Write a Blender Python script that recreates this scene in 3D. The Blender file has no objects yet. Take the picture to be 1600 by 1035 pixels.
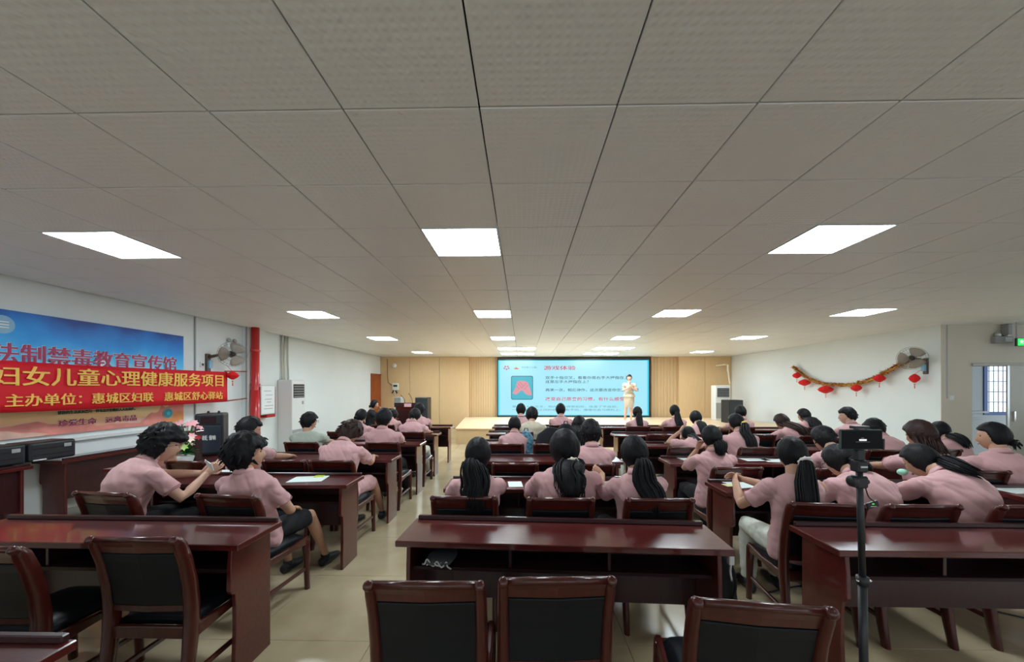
import bpy, bmesh, math, random
from math import sin, cos, pi, radians, sqrt, exp, atan2
from mathutils import Vector as V, Matrix, noise, Euler
random.seed(7)
SC = bpy.context.scene
COL = SC.collection

# ------------------------------------------------------------------ camera, world, exposure
PSI, F, CX, HY, CAM = .0205, 575.0, 805.0, 606.0, 1.6
cd = bpy.data.cameras.new('camera'); cam = bpy.data.objects.new('camera', cd); COL.objects.link(cam)
cd.sensor_width = 36; cd.lens = 36 * F / 1600; cd.shift_x = (800 - CX) / 1600; cd.shift_y = (HY - 517.5) / 1600
cd.clip_start = .05; cd.clip_end = 200
cam.location = (0, 0, CAM); cam.rotation_euler = (pi / 2, 0, PSI)
SC.camera = cam
w = bpy.data.worlds.new('world'); SC.world = w; w.use_nodes = True
bg = w.node_tree.nodes['Background']; bg.inputs[0].default_value = (.80, .90, 1, 1); bg.inputs[1].default_value = 1.7
SC.view_settings.view_transform = 'Standard'; SC.view_settings.look = 'None'
SC.view_settings.gamma = 1; SC.view_settings.exposure = 0.40; SC.view_settings.use_curve_mapping = False
SC.cycles.use_denoising = True
SC.cycles.max_bounces = 8; SC.cycles.diffuse_bounces = 5; SC.cycles.glossy_bounces = 4
LIGHT = 27.0      # radiance of the ceiling panels
REAR = 3.0       # tubes lit behind the camera
CEIL = 2.82

def ray(px):
    r = (px - CX) / F
    return (r * cos(PSI) - sin(PSI), r * sin(PSI) + cos(PSI))
def at(px, py, z):                       # point at height z seen at a pixel
    d = (CAM - z) * F / (py - HY); a, b = ray(px); return V((a * d, b * d, z))
def aty(px, py, Y):                      # point at world Y seen at a pixel
    a, b = ray(px); d = Y / b; return V((a * d, Y, CAM - (py - HY) / F * d))
def atx(px, py, X):
    a, b = ray(px); d = X / a; return V((X, b * d, CAM - (py - HY) / F * d))

# ------------------------------------------------------------------ materials
MATS = {}
def mat(name, col, rough=.5, spec=.5, metal=0, coat=0, coat_r=.1, emit=None, es=0, nscale=None, namp=0, stretch=(1, 1, 1), bump=0, bdist=.002, sheen=0, alpha=None):
    m = bpy.data.materials.new(name); m.use_nodes = True; nt = m.node_tree; b = nt.nodes['Principled BSDF']
    b.inputs['Base Color'].default_value = (*col, 1); b.inputs['Roughness'].default_value = rough
    b.inputs['Specular IOR Level'].default_value = spec; b.inputs['Metallic'].default_value = metal
    b.inputs['Coat Weight'].default_value = coat; b.inputs['Coat Roughness'].default_value = coat_r
    b.inputs['Sheen Weight'].default_value = sheen
    if emit: b.inputs['Emission Color'].default_value = (*emit, 1); b.inputs['Emission Strength'].default_value = es
    if alpha is not None: b.inputs['Alpha'].default_value = alpha
    if nscale:
        tc = nt.nodes.new('ShaderNodeTexCoord'); mp = nt.nodes.new('ShaderNodeMapping'); mp.inputs['Scale'].default_value = stretch
        nz = nt.nodes.new('ShaderNodeTexNoise'); nz.inputs['Scale'].default_value = nscale; nz.inputs['Detail'].default_value = 5
        nt.links.new(tc.outputs['Object'], mp.inputs[0]); nt.links.new(mp.outputs[0], nz.inputs['Vector'])
        if namp:
            mr = nt.nodes.new('ShaderNodeMapRange'); mr.inputs[1].default_value = .25; mr.inputs[2].default_value = .75
            mr.inputs[3].default_value = 1 - namp; mr.inputs[4].default_value = 1 + namp
            mx = nt.nodes.new('ShaderNodeMix'); mx.data_type = 'RGBA'; mx.blend_type = 'MULTIPLY'; mx.inputs[0].default_value = 1
            mx.inputs[6].default_value = (*col, 1)
            nt.links.new(nz.outputs[0], mr.inputs[0]); nt.links.new(mr.outputs[0], mx.inputs[7]); nt.links.new(mx.outputs[2], b.inputs['Base Color'])
        if bump:
            bp = nt.nodes.new('ShaderNodeBump'); bp.inputs['Strength'].default_value = bump; bp.inputs['Distance'].default_value = bdist
            nt.links.new(nz.outputs[0], bp.inputs['Height']); nt.links.new(bp.outputs[0], b.inputs['Normal'])
    MATS[name] = m
    return m
WOOD = mat('mahogany', (.088, .0095, .008), .34, .28, coat=.9, coat_r=.09, nscale=9, namp=.28, stretch=(1, 6, 6), bump=.03)
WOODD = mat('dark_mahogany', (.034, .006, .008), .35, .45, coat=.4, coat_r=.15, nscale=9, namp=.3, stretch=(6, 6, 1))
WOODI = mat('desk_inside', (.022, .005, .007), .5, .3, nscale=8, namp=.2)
CHW = mat('chair_wood', (.064, .0095, .0065), .30, .32, coat=.5, coat_r=.09, nscale=12, namp=.3, stretch=(4, 4, 1))
LEATH = mat('black_leather', (.0045, .0065, .010), .42, .32, nscale=160, bump=.12, bdist=.001)
WALLM = mat('white_paint', (.76, .81, .82), .8, .25, nscale=1.4, namp=.025)
TANW = mat('cream_paint', (.60, .56, .47), .8, .25, nscale=1.5, namp=.03)
BEIGE = mat('beige_board', (.66, .47, .26), .55, .3, nscale=5, namp=.05, stretch=(8, 8, .5))
STAGEM = mat('pale_laminate', (.78, .58, .38), .35, .4, nscale=4, namp=.06, stretch=(1, 6, 1))
FRAMEM = mat('aluminium', (.62, .63, .62), .35, .5, .8)
SKIN = mat('skin', (.52, .29, .19), .5, .4, nscale=30, namp=.05)
SKINF = mat('skin_fair', (.62, .37, .27), .5, .4, nscale=30, namp=.05)
PINK = mat('pink_cotton', (.62, .36, .365), .85, .2, nscale=6, namp=.05, sheen=.15, bump=.1)
PINKD = mat('pink_trim', (.40, .19, .20), .85, .2)
GREEN = mat('grey_green_cotton', (.42, .47, .40), .85, .2, nscale=6, namp=.05)
CREAM = mat('cream_cloth', (.50, .44, .34), .8, .2, nscale=8, namp=.05)
BLACKC = mat('black_cloth', (.012, .013, .016), .8, .3, nscale=9, namp=.2)
WHITEC = mat('white_cloth', (.62, .64, .56), .8, .2, nscale=8, namp=.05)
HAIR = mat('black_hair', (.0065, .0065, .008), .55, .22, nscale=70, namp=.5, stretch=(1, 1, .08), bump=.9, bdist=.004)
HAIRB = mat('brown_hair', (.026, .011, .008), .55, .25, nscale=60, namp=.4, stretch=(1, 1, .08), bump=.5, bdist=.004)
BLACKP = mat('black_plastic', (.013, .015, .019), .42, .5, nscale=40, namp=.1)
GREYP = mat('grey_plastic', (.35, .36, .36), .45, .4)
WHITEP = mat('white_plastic', (.72, .74, .73), .4, .4)
CHROME = mat('chrome', (.8, .8, .8), .15, .5, 1)
RED = mat('red_paint', (.55, .02, .02), .35, .5, coat=.3)
REDC = mat('red_paper', (.72, .012, .015), .6, .3)
GOLD = mat('gold_foil', (.72, .48, .12), .3, .5, .7)
PAPER = mat('paper', (.78, .86, .84), .6, .3)
STICKY = mat('yellow_green_note', (.62, .78, .10), .6, .3)
STICKP = mat('pale_yellow_note', (.80, .78, .42), .6, .3)
EYE = mat('dark_eye', (.012, .008, .006), .15, .6)
LIP = mat('lip', (.42, .14, .13), .45, .4)
SHOE = mat('black_shoe', (.015, .015, .018), .5, .4)
SHOEW = mat('white_shoe', (.68, .68, .66), .5, .4)
GLASSF = mat('thin_frame', (.05, .05, .06), .3, .5, .5)
DARKGAP = mat('dark_gap', (.03, .03, .028), .9, .1)

# ------------------------------------------------------------------ mesh builder
class MB:
    def __init__(s): s.v = []; s.f = []
    def add(s, vs, fs):
        o = len(s.v); s.v += [tuple(v) for v in vs]; s.f += [tuple(i + o for i in f) for f in fs]; return s
    def box(s, x0, x1, y0, y1, z0, z1, M=None):
        vs = [V((x, y, z)) for z in (z0, z1) for y in (y0, y1) for x in (x0, x1)]
        if M: vs = [M @ v for v in vs]
        return s.add(vs, [(0, 2, 3, 1), (4, 5, 7, 6), (0, 1, 5, 4), (2, 6, 7, 3), (0, 4, 6, 2), (1, 3, 7, 5)])
    def prism(s, poly, f0, f1):          # poly: 2-D points; f0/f1 map a 2-D point to 3-D
        n = len(poly); vs = [f0(p) for p in poly] + [f1(p) for p in poly]
        return s.add(vs, [tuple(range(n))[::-1], tuple(range(n, 2 * n))] + [(i, (i + 1) % n, n + (i + 1) % n, n + i) for i in range(n)])
    def tube(s, pts, r, seg=8, side=None, ry=None, cap=True, closed=False, rnd=0):
        pts = [V(p) for p in pts]; n = len(pts)
        rx = r if isinstance(r, (list, tuple)) else [r] * n
        ry = rx if ry is None else (ry if isinstance(ry, (list, tuple)) else [ry] * n)
        rings = []; prev = None
        T = []
        for i in range(n):
            a = pts[(i - 1) % n] if closed else pts[max(i - 1, 0)]; b = pts[(i + 1) % n] if closed else pts[min(i + 1, n - 1)]
            t = b - a; T.append(t.normalized() if t.length > 1e-9 else V((0, 0, 1)))
        items = [(pts[i], T[i], rx[i], ry[i], i) for i in range(n)]
        if rnd and not closed:
            m = max(rx[0], ry[0]); e = [(pts[0] - T[0] * m * rnd * sin(q), T[0], rx[0] * cos(q), ry[0] * cos(q), 0) for q in (1.25, .85, .45)]
            m = max(rx[-1], ry[-1]); g = [(pts[-1] + T[-1] * m * rnd * sin(q), T[-1], rx[-1] * cos(q), ry[-1] * cos(q), n - 1) for q in (.45, .85, 1.25)]
            items = e + items + g
        for (p, t, a, b, i) in items:
            sd = side[i] if isinstance(side, list) else side
            if sd is None:
                sd = prev if prev is not None else (V((1, 0, 0)) if abs(t.x) < .9 else V((0, 1, 0)))
            sd = V(sd); u = (sd - t * sd.dot(t)); u = u.normalized() if u.length > 1e-6 else t.orthogonal().normalized()
            if side is None: prev = u
            w_ = t.cross(u)
            rings.append([p + u * a * cos(2 * pi * k / seg) + w_ * b * sin(2 * pi * k / seg) for k in range(seg)])
        vs = [v for rg in rings for v in rg]; fs = []; m = len(rings)
        for i in range(m if closed else m - 1):
            j = (i + 1) % m
            for k in range(seg):
                k2 = (k + 1) % seg; fs.append((i * seg + k, i * seg + k2, j * seg + k2, j * seg + k))
        if cap and not closed:
            fs.append(tuple(range(seg))[::-1]); fs.append(tuple((m - 1) * seg + k for k in range(seg)))
        return s.add(vs, fs)
    def ell(s, c, r, M=None, nu=12, nv=8, fn=None):
        c = V(c); vs = []; fs = []
        for j in range(nv + 1):
            th = pi * j / nv
            for i in range(nu):
                ph = 2 * pi * i / nu; d = V((sin(th) * cos(ph), sin(th) * sin(ph), cos(th)))
                p = fn(d) if fn else V((d.x * r[0], d.y * r[1], d.z * r[2]))
                vs.append(c + (M @ p if M else p))
        for j in range(nv):
            for i in range(nu):
                i2 = (i + 1) % nu
                if j == 0: fs.append((i, nu + i, nu + i2))
                elif j == nv - 1: fs.append((j * nu + i, (j + 1) * nu + i, j * nu + i2))
                else: fs.append((j * nu + i, (j + 1) * nu + i, (j + 1) * nu + i2, j * nu + i2))
        # merge poles
        o = len(s.v); s.add(vs, fs); return s
    def mesh(s, name, m, smooth=False, bevel=0, bseg=1):
        me = bpy.data.meshes.new(name); me.from_pydata(s.v, [], s.f)
        bm = bmesh.new(); bm.from_mesh(me); bmesh.ops.remove_doubles(bm, verts=bm.verts, dist=1e-6)
        bmesh.ops.recalc_face_normals(bm, faces=bm.faces)
        if bevel:
            es = [e for e in bm.edges if len(e.link_faces) == 2 and e.calc_face_angle(0) > .6]
            bmesh.ops.bevel(bm, geom=es, offset=bevel, segments=bseg, profile=.5, affect='EDGES', clamp_overlap=True)
        bm.to_mesh(me); bm.free()
        me.materials.append(m)
        if smooth: me.polygons.foreach_set('use_smooth', [True] * len(me.polygons))
        return me
    def build(s, name, m, parent=None, smooth=False, bevel=0, bseg=1, loc=None, rot=None):
        o = bpy.data.objects.new(name, s.mesh(name, m, smooth, bevel, bseg)); COL.objects.link(o)
        if parent: o.parent = parent
        if loc: o.location = loc
        if rot: o.rotation_euler = rot
        return o
def put(name, me, parent=None, loc=None, rot=None, scale=None):
    o = bpy.data.objects.new(name, me); COL.objects.link(o)
    if parent: o.parent = parent
    if loc is not None: o.location = loc
    if rot is not None: o.rotation_euler = rot
    if scale is not None: o.scale = scale
    return o
def tag(o, label=None, cat=None, group=None, kind=None):
    if label: o['label'] = label
    if cat: o['category'] = cat
    if group: o['group'] = group
    if kind: o['kind'] = kind
    return o
def thing(name, label, cat, loc=(0, 0, 0), rz=0, group=None):
    o = bpy.data.objects.new(name, None); COL.objects.link(o); o.location = loc; o.rotation_euler = (0, 0, rz); o.empty_display_size = .1
    return tag(o, label, cat, group)
def struct(name, mb, m, **k):
    return tag(mb.build(name, m, **k), kind='structure')
def copy_tree(o, parent=None):
    c = o.copy(); COL.objects.link(c)
    if parent: c.parent = parent
    for ch in list(o.children): copy_tree(ch, c)
    return c
def text(s, size, m, name='lettering', parent=None, origin=(0, 0, 0), right=(1, 0, 0), up=(0, 0, 1), bold=0, extrude=.0008, width=None, ysc=1, align='LEFT'):
    cu = bpy.data.curves.new(name, 'FONT'); cu.body = s; cu.size = 1; cu.offset = bold; cu.extrude = extrude / size; cu.resolution_u = 2
    cu.align_x = align
    tmp = bpy.data.objects.new(name, cu); COL.objects.link(tmp)
    dg = bpy.context.evaluated_depsgraph_get(); me = bpy.data.meshes.new_from_object(tmp.evaluated_get(dg))
    bpy.data.objects.remove(tmp); bpy.data.curves.remove(cu)
    xs = [v.co.x for v in me.vertices]; k = width / size / max(max(xs) - min(0, min(xs)), .01) if width else 1
    R = V(right).normalized(); U = V(up).normalized(); N = R.cross(U); o = V(origin)
    for v in me.vertices: v.co = o + R * v.co.x * size * k + U * v.co.y * size * ysc + N * v.co.z * size
    me.materials.clear(); me.materials.append(m)
    ob = put(name, me, parent); return ob

# ------------------------------------------------------------------ room shell
XL, XR, YB, YR, XF, YN = -5.65, 8.12, 14.7, 7.32, 11.2, -3.4
# floor: screed below, tiles on top
flm = MB().box(XL - .2, XF + 2.5, YN - .2, YB + .2, -.12, -.011)
floor = struct('floor', flm, DARKGAP)
def tile_material():
    m = mat('beige_floor_tile', (.50, .41, .26), .22, .5, coat=.25, coat_r=.12)
    nt = m.node_tree; b = nt.nodes['Principled BSDF']
    tc = nt.nodes.new('ShaderNodeTexCoord'); oi = nt.nodes.new('ShaderNodeObjectInfo')
    g = nt.nodes.new('ShaderNodeNewGeometry')
    nz = nt.nodes.new('ShaderNodeTexNoise'); nz.inputs['Scale'].default_value = 2.2; nz.inputs['Detail'].default_value = 6
    nt.links.new(g.outputs['Position'], nz.inputs['Vector'])
    cr = nt.nodes.new('ShaderNodeValToRGB'); cr.color_ramp.elements[0].position = .3; cr.color_ramp.elements[1].position = .7
    cr.color_ramp.elements[0].color = (.42, .335, .20, 1); cr.color_ramp.elements[1].color = (.55, .455, .30, 1)
    nt.links.new(nz.outputs[0], cr.inputs[0]); nt.links.new(cr.outputs[0], b.inputs['Base Color'])
    return m
FT = tile_material()
TS = .8
tile_me = MB().box(-TS / 2 + .0012, TS / 2 - .0012, -TS / 2 + .0012, TS / 2 - .0012, -.0105, 0).mesh('floor_tile', FT, bevel=.001)
cells = []
ix = int((XL - .2) // TS) - 1
for i in range(0, 22):
    for j in range(0, 24):
        x = XL + .3 + (i - 1) * TS; y = -2.9 + j * TS
        if x - TS / 2 > XF or y - TS / 2 > YB or (x > XR + .5 and y > YR + 2): continue
        cells.append((x, y))
inv = [c for c in cells if c[1] > .6 and abs(c[0]) < 1.6 * c[1] + .5]; inv.sort(key=lambda c: c[1])
one = set(inv[:290])
rest = MB()
for c in cells:
    if c in one: put('floor_tile', tile_me, floor, (c[0], c[1], 0))
    else: rest.box(c[0] - TS / 2 + .0012, c[0] + TS / 2 - .0012, c[1] - TS / 2 + .0012, c[1] + TS / 2 - .0012, -.0105, 0)
tag(rest.build('floor_tile_field', FT, floor), kind='stuff')

# ceiling: dark slab over a lay-in panel grid
ceiling = struct('ceiling', MB().box(XL - .2, XF + 2.5, YN - .2, YB + .2, CEIL + .03, CEIL + .15), DARKGAP)
def ceil_material():
    m = mat('ceiling_panel_white', (.60, .575, .53), .42, .4)
    nt = m.node_tree; b = nt.nodes['Principled BSDF']; g = nt.nodes.new('ShaderNodeNewGeometry')
    wv = []
    for ax in ('X', 'Y'):
        t = nt.nodes.new('ShaderNodeTexWave'); t.wave_type = 'BANDS'; t.bands_direction = ax; t.inputs['Scale'].default_value = 9.0
        nt.links.new(g.outputs['Position'], t.inputs['Vector']); wv.append(t)
    mu = nt.nodes.new('ShaderNodeMath'); mu.operation = 'MULTIPLY'
    nt.links.new(wv[0].outputs['Fac'], mu.inputs[0]); nt.links.new(wv[1].outputs['Fac'], mu.inputs[1])
    bp = nt.nodes.new('ShaderNodeBump'); bp.inputs['Strength'].default_value = .5; bp.inputs['Distance'].default_value = .004
    nt.links.new(mu.outputs[0], bp.inputs['Height']); nt.links.new(bp.outputs[0], b.inputs['Normal'])
    nz = nt.nodes.new('ShaderNodeTexNoise'); nz.inputs['Scale'].default_value = .9; nt.links.new(g.outputs['Position'], nz.inputs['Vector'])
    mx = nt.nodes.new('ShaderNodeMix'); mx.data_type = 'RGBA'; mx.inputs[6].default_value = (.77, .78, .77, 1); mx.inputs[7].default_value = (.84, .84, .82, 1)
    nt.links.new(nz.outputs[0], mx.inputs[0]); nt.links.new(mx.outputs[2], b.inputs['Base Color'])
    return m
CT = ceil_material()
GX, GY, G = -.19, 1.6, .6
g2 = .0035
ctile = MB().box(-.3 + g2, .3 - g2, -.3 + g2, .3 - g2, 0, .022).mesh('ceiling_tile', CT, bevel=.003)
lamps = [(X, Y) for Y in (2.8, 5.8, 8.8) for X in (-3.79, -.79, 2.21, 5.21)]
lamps = [l for l in lamps if not (l == (5.21, 2.8))]
lamps += [(-.79, 11.2), (-.19, 11.2), (2.21, 11.2), (2.81, 11.2), (-.79, 13.0), (-.19, 13.0), (2.21, 13.0), (2.81, 13.0), (-3.79, 12.4), (5.81, 12.4)]
rear_lamps = [(-3.79, -.2), (2.21, -.2), (-.79, -3.2)]
lampcells = {(round((x - GX) / G), round((y - GY) / G)) for x, y in lamps + rear_lamps}
tl = []
for i in range(-9, 20):
    for j in range(-9, 22):
        x0 = GX + i * G; y0 = GY + j * G
        if x0 + G < XL or y0 > YB or x0 > XF + 1 or (x0 > XR and y0 > YR) or (i, j) in lampcells: continue
        tl.append((x0 + .3, y0 + .3))
vis = [c for c in tl if c[1] > .75 and abs(c[0]) < 1.5 * c[1] + .4]; vis.sort(key=lambda c: c[1] ** 2 + .3 * c[0] ** 2)
one = set(vis[:295]); rest = MB()
for c in tl:
    if c in one: put('ceiling_tile', ctile, ceiling, (c[0], c[1], CEIL + random.uniform(0, .0015)), (random.gauss(0, .0012), random.gauss(0, .0012), 0))
    else: rest.box(c[0] - .3 + g2, c[0] + .3 - g2, c[1] - .3 + g2, c[1] + .3 - g2, CEIL, CEIL + .022)
tag(rest.build('ceiling_tile_field', CT, ceiling), kind='stuff')
EM = mat('lit_diffuser', (.9, .95, 1), .5, .2, emit=(.82, .94, 1.0), es=LIGHT)
EMR = mat('dim_diffuser', (.9, .95, 1), .5, .2, emit=(.85, .95, 1), es=REAR)
lf = MB()
for a in ((-.3, .3, -.3, -.285), (-.3, .3, .285, .3), (-.3, -.285, -.285, .285), (.285, .3, -.285, .285)): lf.box(*[q + (g2 if q == -.3 else -g2 if q == .3 else 0) for q in a], -.004, .02)
lf_me = lf.mesh('frame', WHITEP); ld_me = MB().box(-.285, .285, -.285, .285, 0, .012).mesh('diffuser', EM); ldr_me = MB().box(-.285, .285, -.285, .285, 0, .012).mesh('diffuser', EMR)
rown = {2.8: 'nearest row', 5.8: 'second row', 8.8: 'third row', 11.2: 'row before the stage', 13.0: 'row over the stage', 12.4: 'outer row near the stage'}
coln = {-3.79: 'above the left column of desks', -.79: 'left of the middle line', -.19: 'inner left of the screen axis', 2.21: 'right of the middle', 2.81: 'right of its twin panel', 5.21: 'above the far right column', 5.81: 'by the right wall'}
for x, y in lamps:
    t = thing('ceiling_light', 'square white ceiling panel, %s, %s' % (rown[y], coln[x]), 'ceiling light', (x + .3, y + .3, CEIL), 0, 'square ceiling panels')
    put('frame', lf_me, t); put('diffuser', ld_me, t)
for x, y in rear_lamps:
    t = thing('ceiling_light', 'square white ceiling panel behind the viewer, %s' % ('over the left desks' if x < -2 and y > -1 else 'over the right desks' if y > -1 else 'farthest back'), 'ceiling light', (x + .3, y + .3, CEIL), 0, 'square ceiling panels')
    put('frame', lf_me, t); put('diffuser', ldr_me, t)

# walls
H = CEIL + .03
struct('wall_left', MB().box(XL - .2, XL, YN, YB, 0, H), WALLM)
struct('wall_right', MB().box(XR, XR + .2, YR, YB, 0, H), WALLM)
def added_window_wall(name, a, b, n, mk):      # wall with n wide openings between a and b, added to let daylight in
    mb = MB(); mk(mb, a, b, 0, .9); mk(mb, a, b, 2.45, H); wd = (b - a) / n
    for k in range(n + 1): mk(mb, max(a, a + k * wd - .3), min(b, a + k * wd + .3), .9, 2.45)
    struct(name, mb, TANW)
added_window_wall('wall_rear', XL - .2, XF + .2, 5, lambda mb, a, b, z0, z1: mb.box(a, b, YN - .2, YN, z0, z1))  # unseen wall behind the camera, openings added to brighten the ceiling
added_window_wall('wall_far_right', YN, YR, 3, lambda mb, a, b, z0, z1: mb.box(XF, XF + .2, a, b, z0, z1))  # out of view, its openings are added to light the passage side
DX0 = aty(1519, 600, YR).x; DX1 = DX0 + 1.5; DZ = 1.6 + (606 - 575) / F * aty(1560, 600, YR).y / ray(1560)[1]
DZ = 2.02
struct('wall_passage', MB().box(XR + .2, DX0, YR, YR + .16, 0, H).box(DX0, DX1, YR, YR + .16, DZ, H).box(DX1, XF + .2, YR, YR + .16, 0, H), TANW)
struct('trim_1', MB().box(DX0 - .02, DX1 + .05, YR - .03, YR - .001, DZ, DZ + .05), mat('door_header', (.42, .42, .38), .5), bevel=.004)
struct('trim_2', MB().box(XR - .001, XR + .21, YR - .012, YR - .001, 0, H), TANW)
# sliding door leaf standing half across the opening
dl = aty(1568, 600, YR).x
dleaf = struct('door_1', MB().box(dl, DX1 + .5, YR - .055, YR - .032, .02, DZ + .01), mat('door_leaf_grey', (.47, .47, .41), .5, nscale=2, namp=.05), bevel=.004)
MB().box(dl, dl + .04, YR - .06, YR - .055, .02, DZ).build('door_edge', FRAMEM, dleaf)
MB().box(dl + .1, dl + .13, YR - .085, YR - .056, .95, 1.15).build('door_handle', CHROME, dleaf, bevel=.005)
# lobby behind the doorway
struct('wall_lobby', MB().box(XR + .2, XF + 2, YR + 1.7, YR + 1.85, 0, .95).box(XR + .2, aty(1536, 0, YR + 1.7).x, YR + 1.7, YR + 1.85, .95, H)
       .box(aty(1536, 0, YR + 1.7).x, XF + 2, YR + 1.7, YR + 1.85, 2.3, H).box(aty(1600, 0, YR + 1.7).x, XF + 2, YR + 1.7, YR + 1.85, .95, 2.3), WALLM)
mat('rusty_cream', (.55, .42, .33), .6)
BLUE = mat('blue_frame', (.04, .14, .42), .4, .5)
wy = YR + 1.7; wx0 = aty(1536, 0, wy).x; wx1 = aty(1600, 0, wy).x
wn = struct('window_1', MB().box(wx0 + .001, wx0 + .09, wy - .02, wy + .08, .951, 2.299).box(wx1 - .09, wx1 - .001, wy - .02, wy + .08, .951, 2.299).box(wx0 + .09, wx1 - .09, wy - .02, wy + .08, .951, 1.02).box(wx0 + .09, wx1 - .09, wy - .02, wy + .08, 2.25, 2.299), BLUE, bevel=.004)
for k in range(1, 6): MB().tube([(wx0 + .09, wy + .05, 1.0 + k * .25), (wx1 - .09, wy + .05, 1.0 + k * .25)], .012, 6).build('grille_bar', BLUE, wn)
for k in range(1, 8): MB().tube([(wx0 + .09 + k * .11, wy + .055, 1.02), (wx0 + .09 + k * .11, wy + .055, 2.25)], .010, 6).build('grille_bar', MATS['rusty_cream'], wn)
gl = mat('window_glass', (.9, .95, 1), .05, .5); gl.node_tree.nodes['Principled BSDF'].inputs['Transmission Weight'].default_value = 1
MB().box(wx0 + .09, wx1 - .09, wy + .028, wy + .034, 1.02, 2.25).build('pane', gl, wn)
struct('trim_3', MB().box(XR + .21, wx0 + .02, wy - .10, wy - .001, 1.0, 1.04).box(XR + .21, wx0 + .02, wy - .06, wy - .001, .86, .89), WHITEP)
struct('baseboard_left', MB().box(XL + .001, XL + .015, YN, 13.5, 0.001, .1), mat('skirting', (.55, .56, .54), .5))
struct('baseboard_passage', MB().box(XR + .2, DX0 - .02, YR - .015, YR - .001, .001, .1), MATS['skirting'])

# far wall: beige boards with joints, two fluted strips beside the screen
bw = struct('wall_back', MB().box(XL - .2, XR + .2, YB, YB + .2, 0, H), mat('back_wall_core', (.22, .15, .08), .8))
xa, xb = aty(778, 600, YB).x, aty(1016, 600, YB).x
fl, fr = aty(734, 600, YB).x, aty(1057, 600, YB).x
def boards(x0, x1, y0, n):
    wd = (x1 - x0) / n
    for k in range(n): MB().box(x0 + k * wd + .004, x0 + (k + 1) * wd - .004, y0, YB - .001, .01, CEIL - .002).build('wall_board', BEIGE, bw, bevel=.003)
boards(XL + .01, fl, YB - .22, 3); boards(fr, XR - .01, YB - .22, 2)
def flutes(x0, x1):
    f = MB(); n = 16; wd = (x1 - x0) / n
    for k in range(n): f.box(x0 + k * wd + .006, x0 + (k + 1) * wd - .006, YB - .05, YB - .001, .01, CEIL - .002)
    tag(f.build('fluted_strip', BEIGE, bw), kind='stuff')
flutes(fl + .005, xa - .02); flutes(xb + .02, fr - .005)
# door on the left wall by the stage
od = mat('orange_door', (.33, .075, .012), .4, .5, nscale=6, namp=.15, stretch=(6, 6, 1))
d2 = struct('door_2', MB().box(XL + .002, XL + .04, 13.62, 14.46, .01, 2.07), od, bevel=.004)
MB().box(XL + .04, XL + .05, 13.74, 14.34, 1.15, 1.9).build('door_panel', od, d2, bevel=.004)
MB().box(XL + .04, XL + .05, 13.74, 14.34, .2, 1.0).build('door_panel', od, d2, bevel=.004)
MB().tube([(XL + .04, 13.7, 1.0), (XL + .08, 13.7, 1.0), (XL + .08, 13.8, 1.0)], .01, 8).build('door_handle', CHROME, d2)
struct('trim_4', MB().box(XL + .001, XL + .05, 13.55, 13.618, 0, 2.13).box(XL + .001, XL + .05, 13.618, 14.47, 2.075, 2.13), od)
# pillar on the left wall behind the fan
struct('trim_5', MB().box(XL, XL + .12, 7.28, 7.80, 0, H), WALLM, bevel=.004)

# ------------------------------------------------------------------ stage and screen
SH = .44
stx = -2.25
st = thing('stage', 'low pale wooden stage platform across the far end of the hall', 'stage', (0, 0, 0))
MB().prism([(stx + .35, 10.45), (XR - .02, 10.45), (XR - .02, YB - .23), (stx, YB - .23)], lambda p: V((p[0], p[1], 0.001)), lambda p: V((p[0], p[1], SH - .03))).build('riser', BEIGE, st)
MB().prism([(stx + .33, 10.42), (XR - .01, 10.42), (XR - .01, YB - .23), (stx - .02, YB - .23)], lambda p: V((p[0], p[1], SH - .03)), lambda p: V((p[0], p[1], SH))).build('deck', STAGEM, st, bevel=.004)
# LED screen
scr = thing('screen', 'wide lit presentation screen with pale blue slide on the back wall', 'screen', (0, 0, 0))
sy = YB - .26
sxa, sxb = aty(777, 600, sy).x, aty(1016, 600, sy).x; szt, szb = aty(900, 560.5, sy).z, aty(900, 652, sy).z
FRB = mat('screen_frame', (.015, .03, .045), .4)
MB().box(sxa, sxb, sy, YB - .052, szb, szt).build('frame', FRB, scr, bevel=.01)
SB = mat('screen_light', (.02, .02, .02), .3, emit=(.36, .80, .95), es=.74)
SB2 = mat('screen_edge_light', (.02, .02, .02), .3, emit=(.02, .60, .80), es=.9)
px0, px1, pz1, pz0 = aty(778.5, 0, sy).x, aty(1013.5, 0, sy).x, aty(0, 564.5, sy).z, aty(0, 648, sy).z
MB().box(px0, px1, sy - .006, sy, pz0, pz1).build('display_edge', SB2, scr)
MB().box(px0 + .06, px1 - .06, sy - .008, sy - .006, pz0 + .02, pz1 - .02).build('display', SB, scr)
def emi(name, c, e=.6): return mat(name, (.01, .01, .01), .4, emit=c, es=e)
TR = emi('slide_red', (.80, .03, .10)); TD = emi('slide_dark', (.03, .10, .14)); TG = emi('slide_grey', (.12, .35, .42)); PK = emi('slide_pink', (.85, .36, .42)); PKD = emi('slide_rose', (.70, .15, .22)); CY = emi('slide_cyan', (.03, .55, .70)); NV = emi('slide_navy', (.01, .05, .09)); YE = emi('slide_gold', (.80, .55, .15))
def stext(s, px, py, wpx, hpx, m, bold=.015):
    p = aty(px, py, sy - .009); e = aty(px + wpx, py, sy - .009); sz = hpx / F * sy / ray(900)[1]
    text(s, sz, m, 'slide_text', scr, p, bold=bold, width=e.x - p.x, extrude=.0005)
stext('游戏体验', 849.5, 577.8, 50, 7.0, TR, .012)
stext('双手十指交叉，看看你是右手大拇指在上，', 852, 592.3, 133, 5.0, TD, .01)
stext('还是左手大拇指在上？', 852, 598.6, 68, 5.0, TD, .01)
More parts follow.
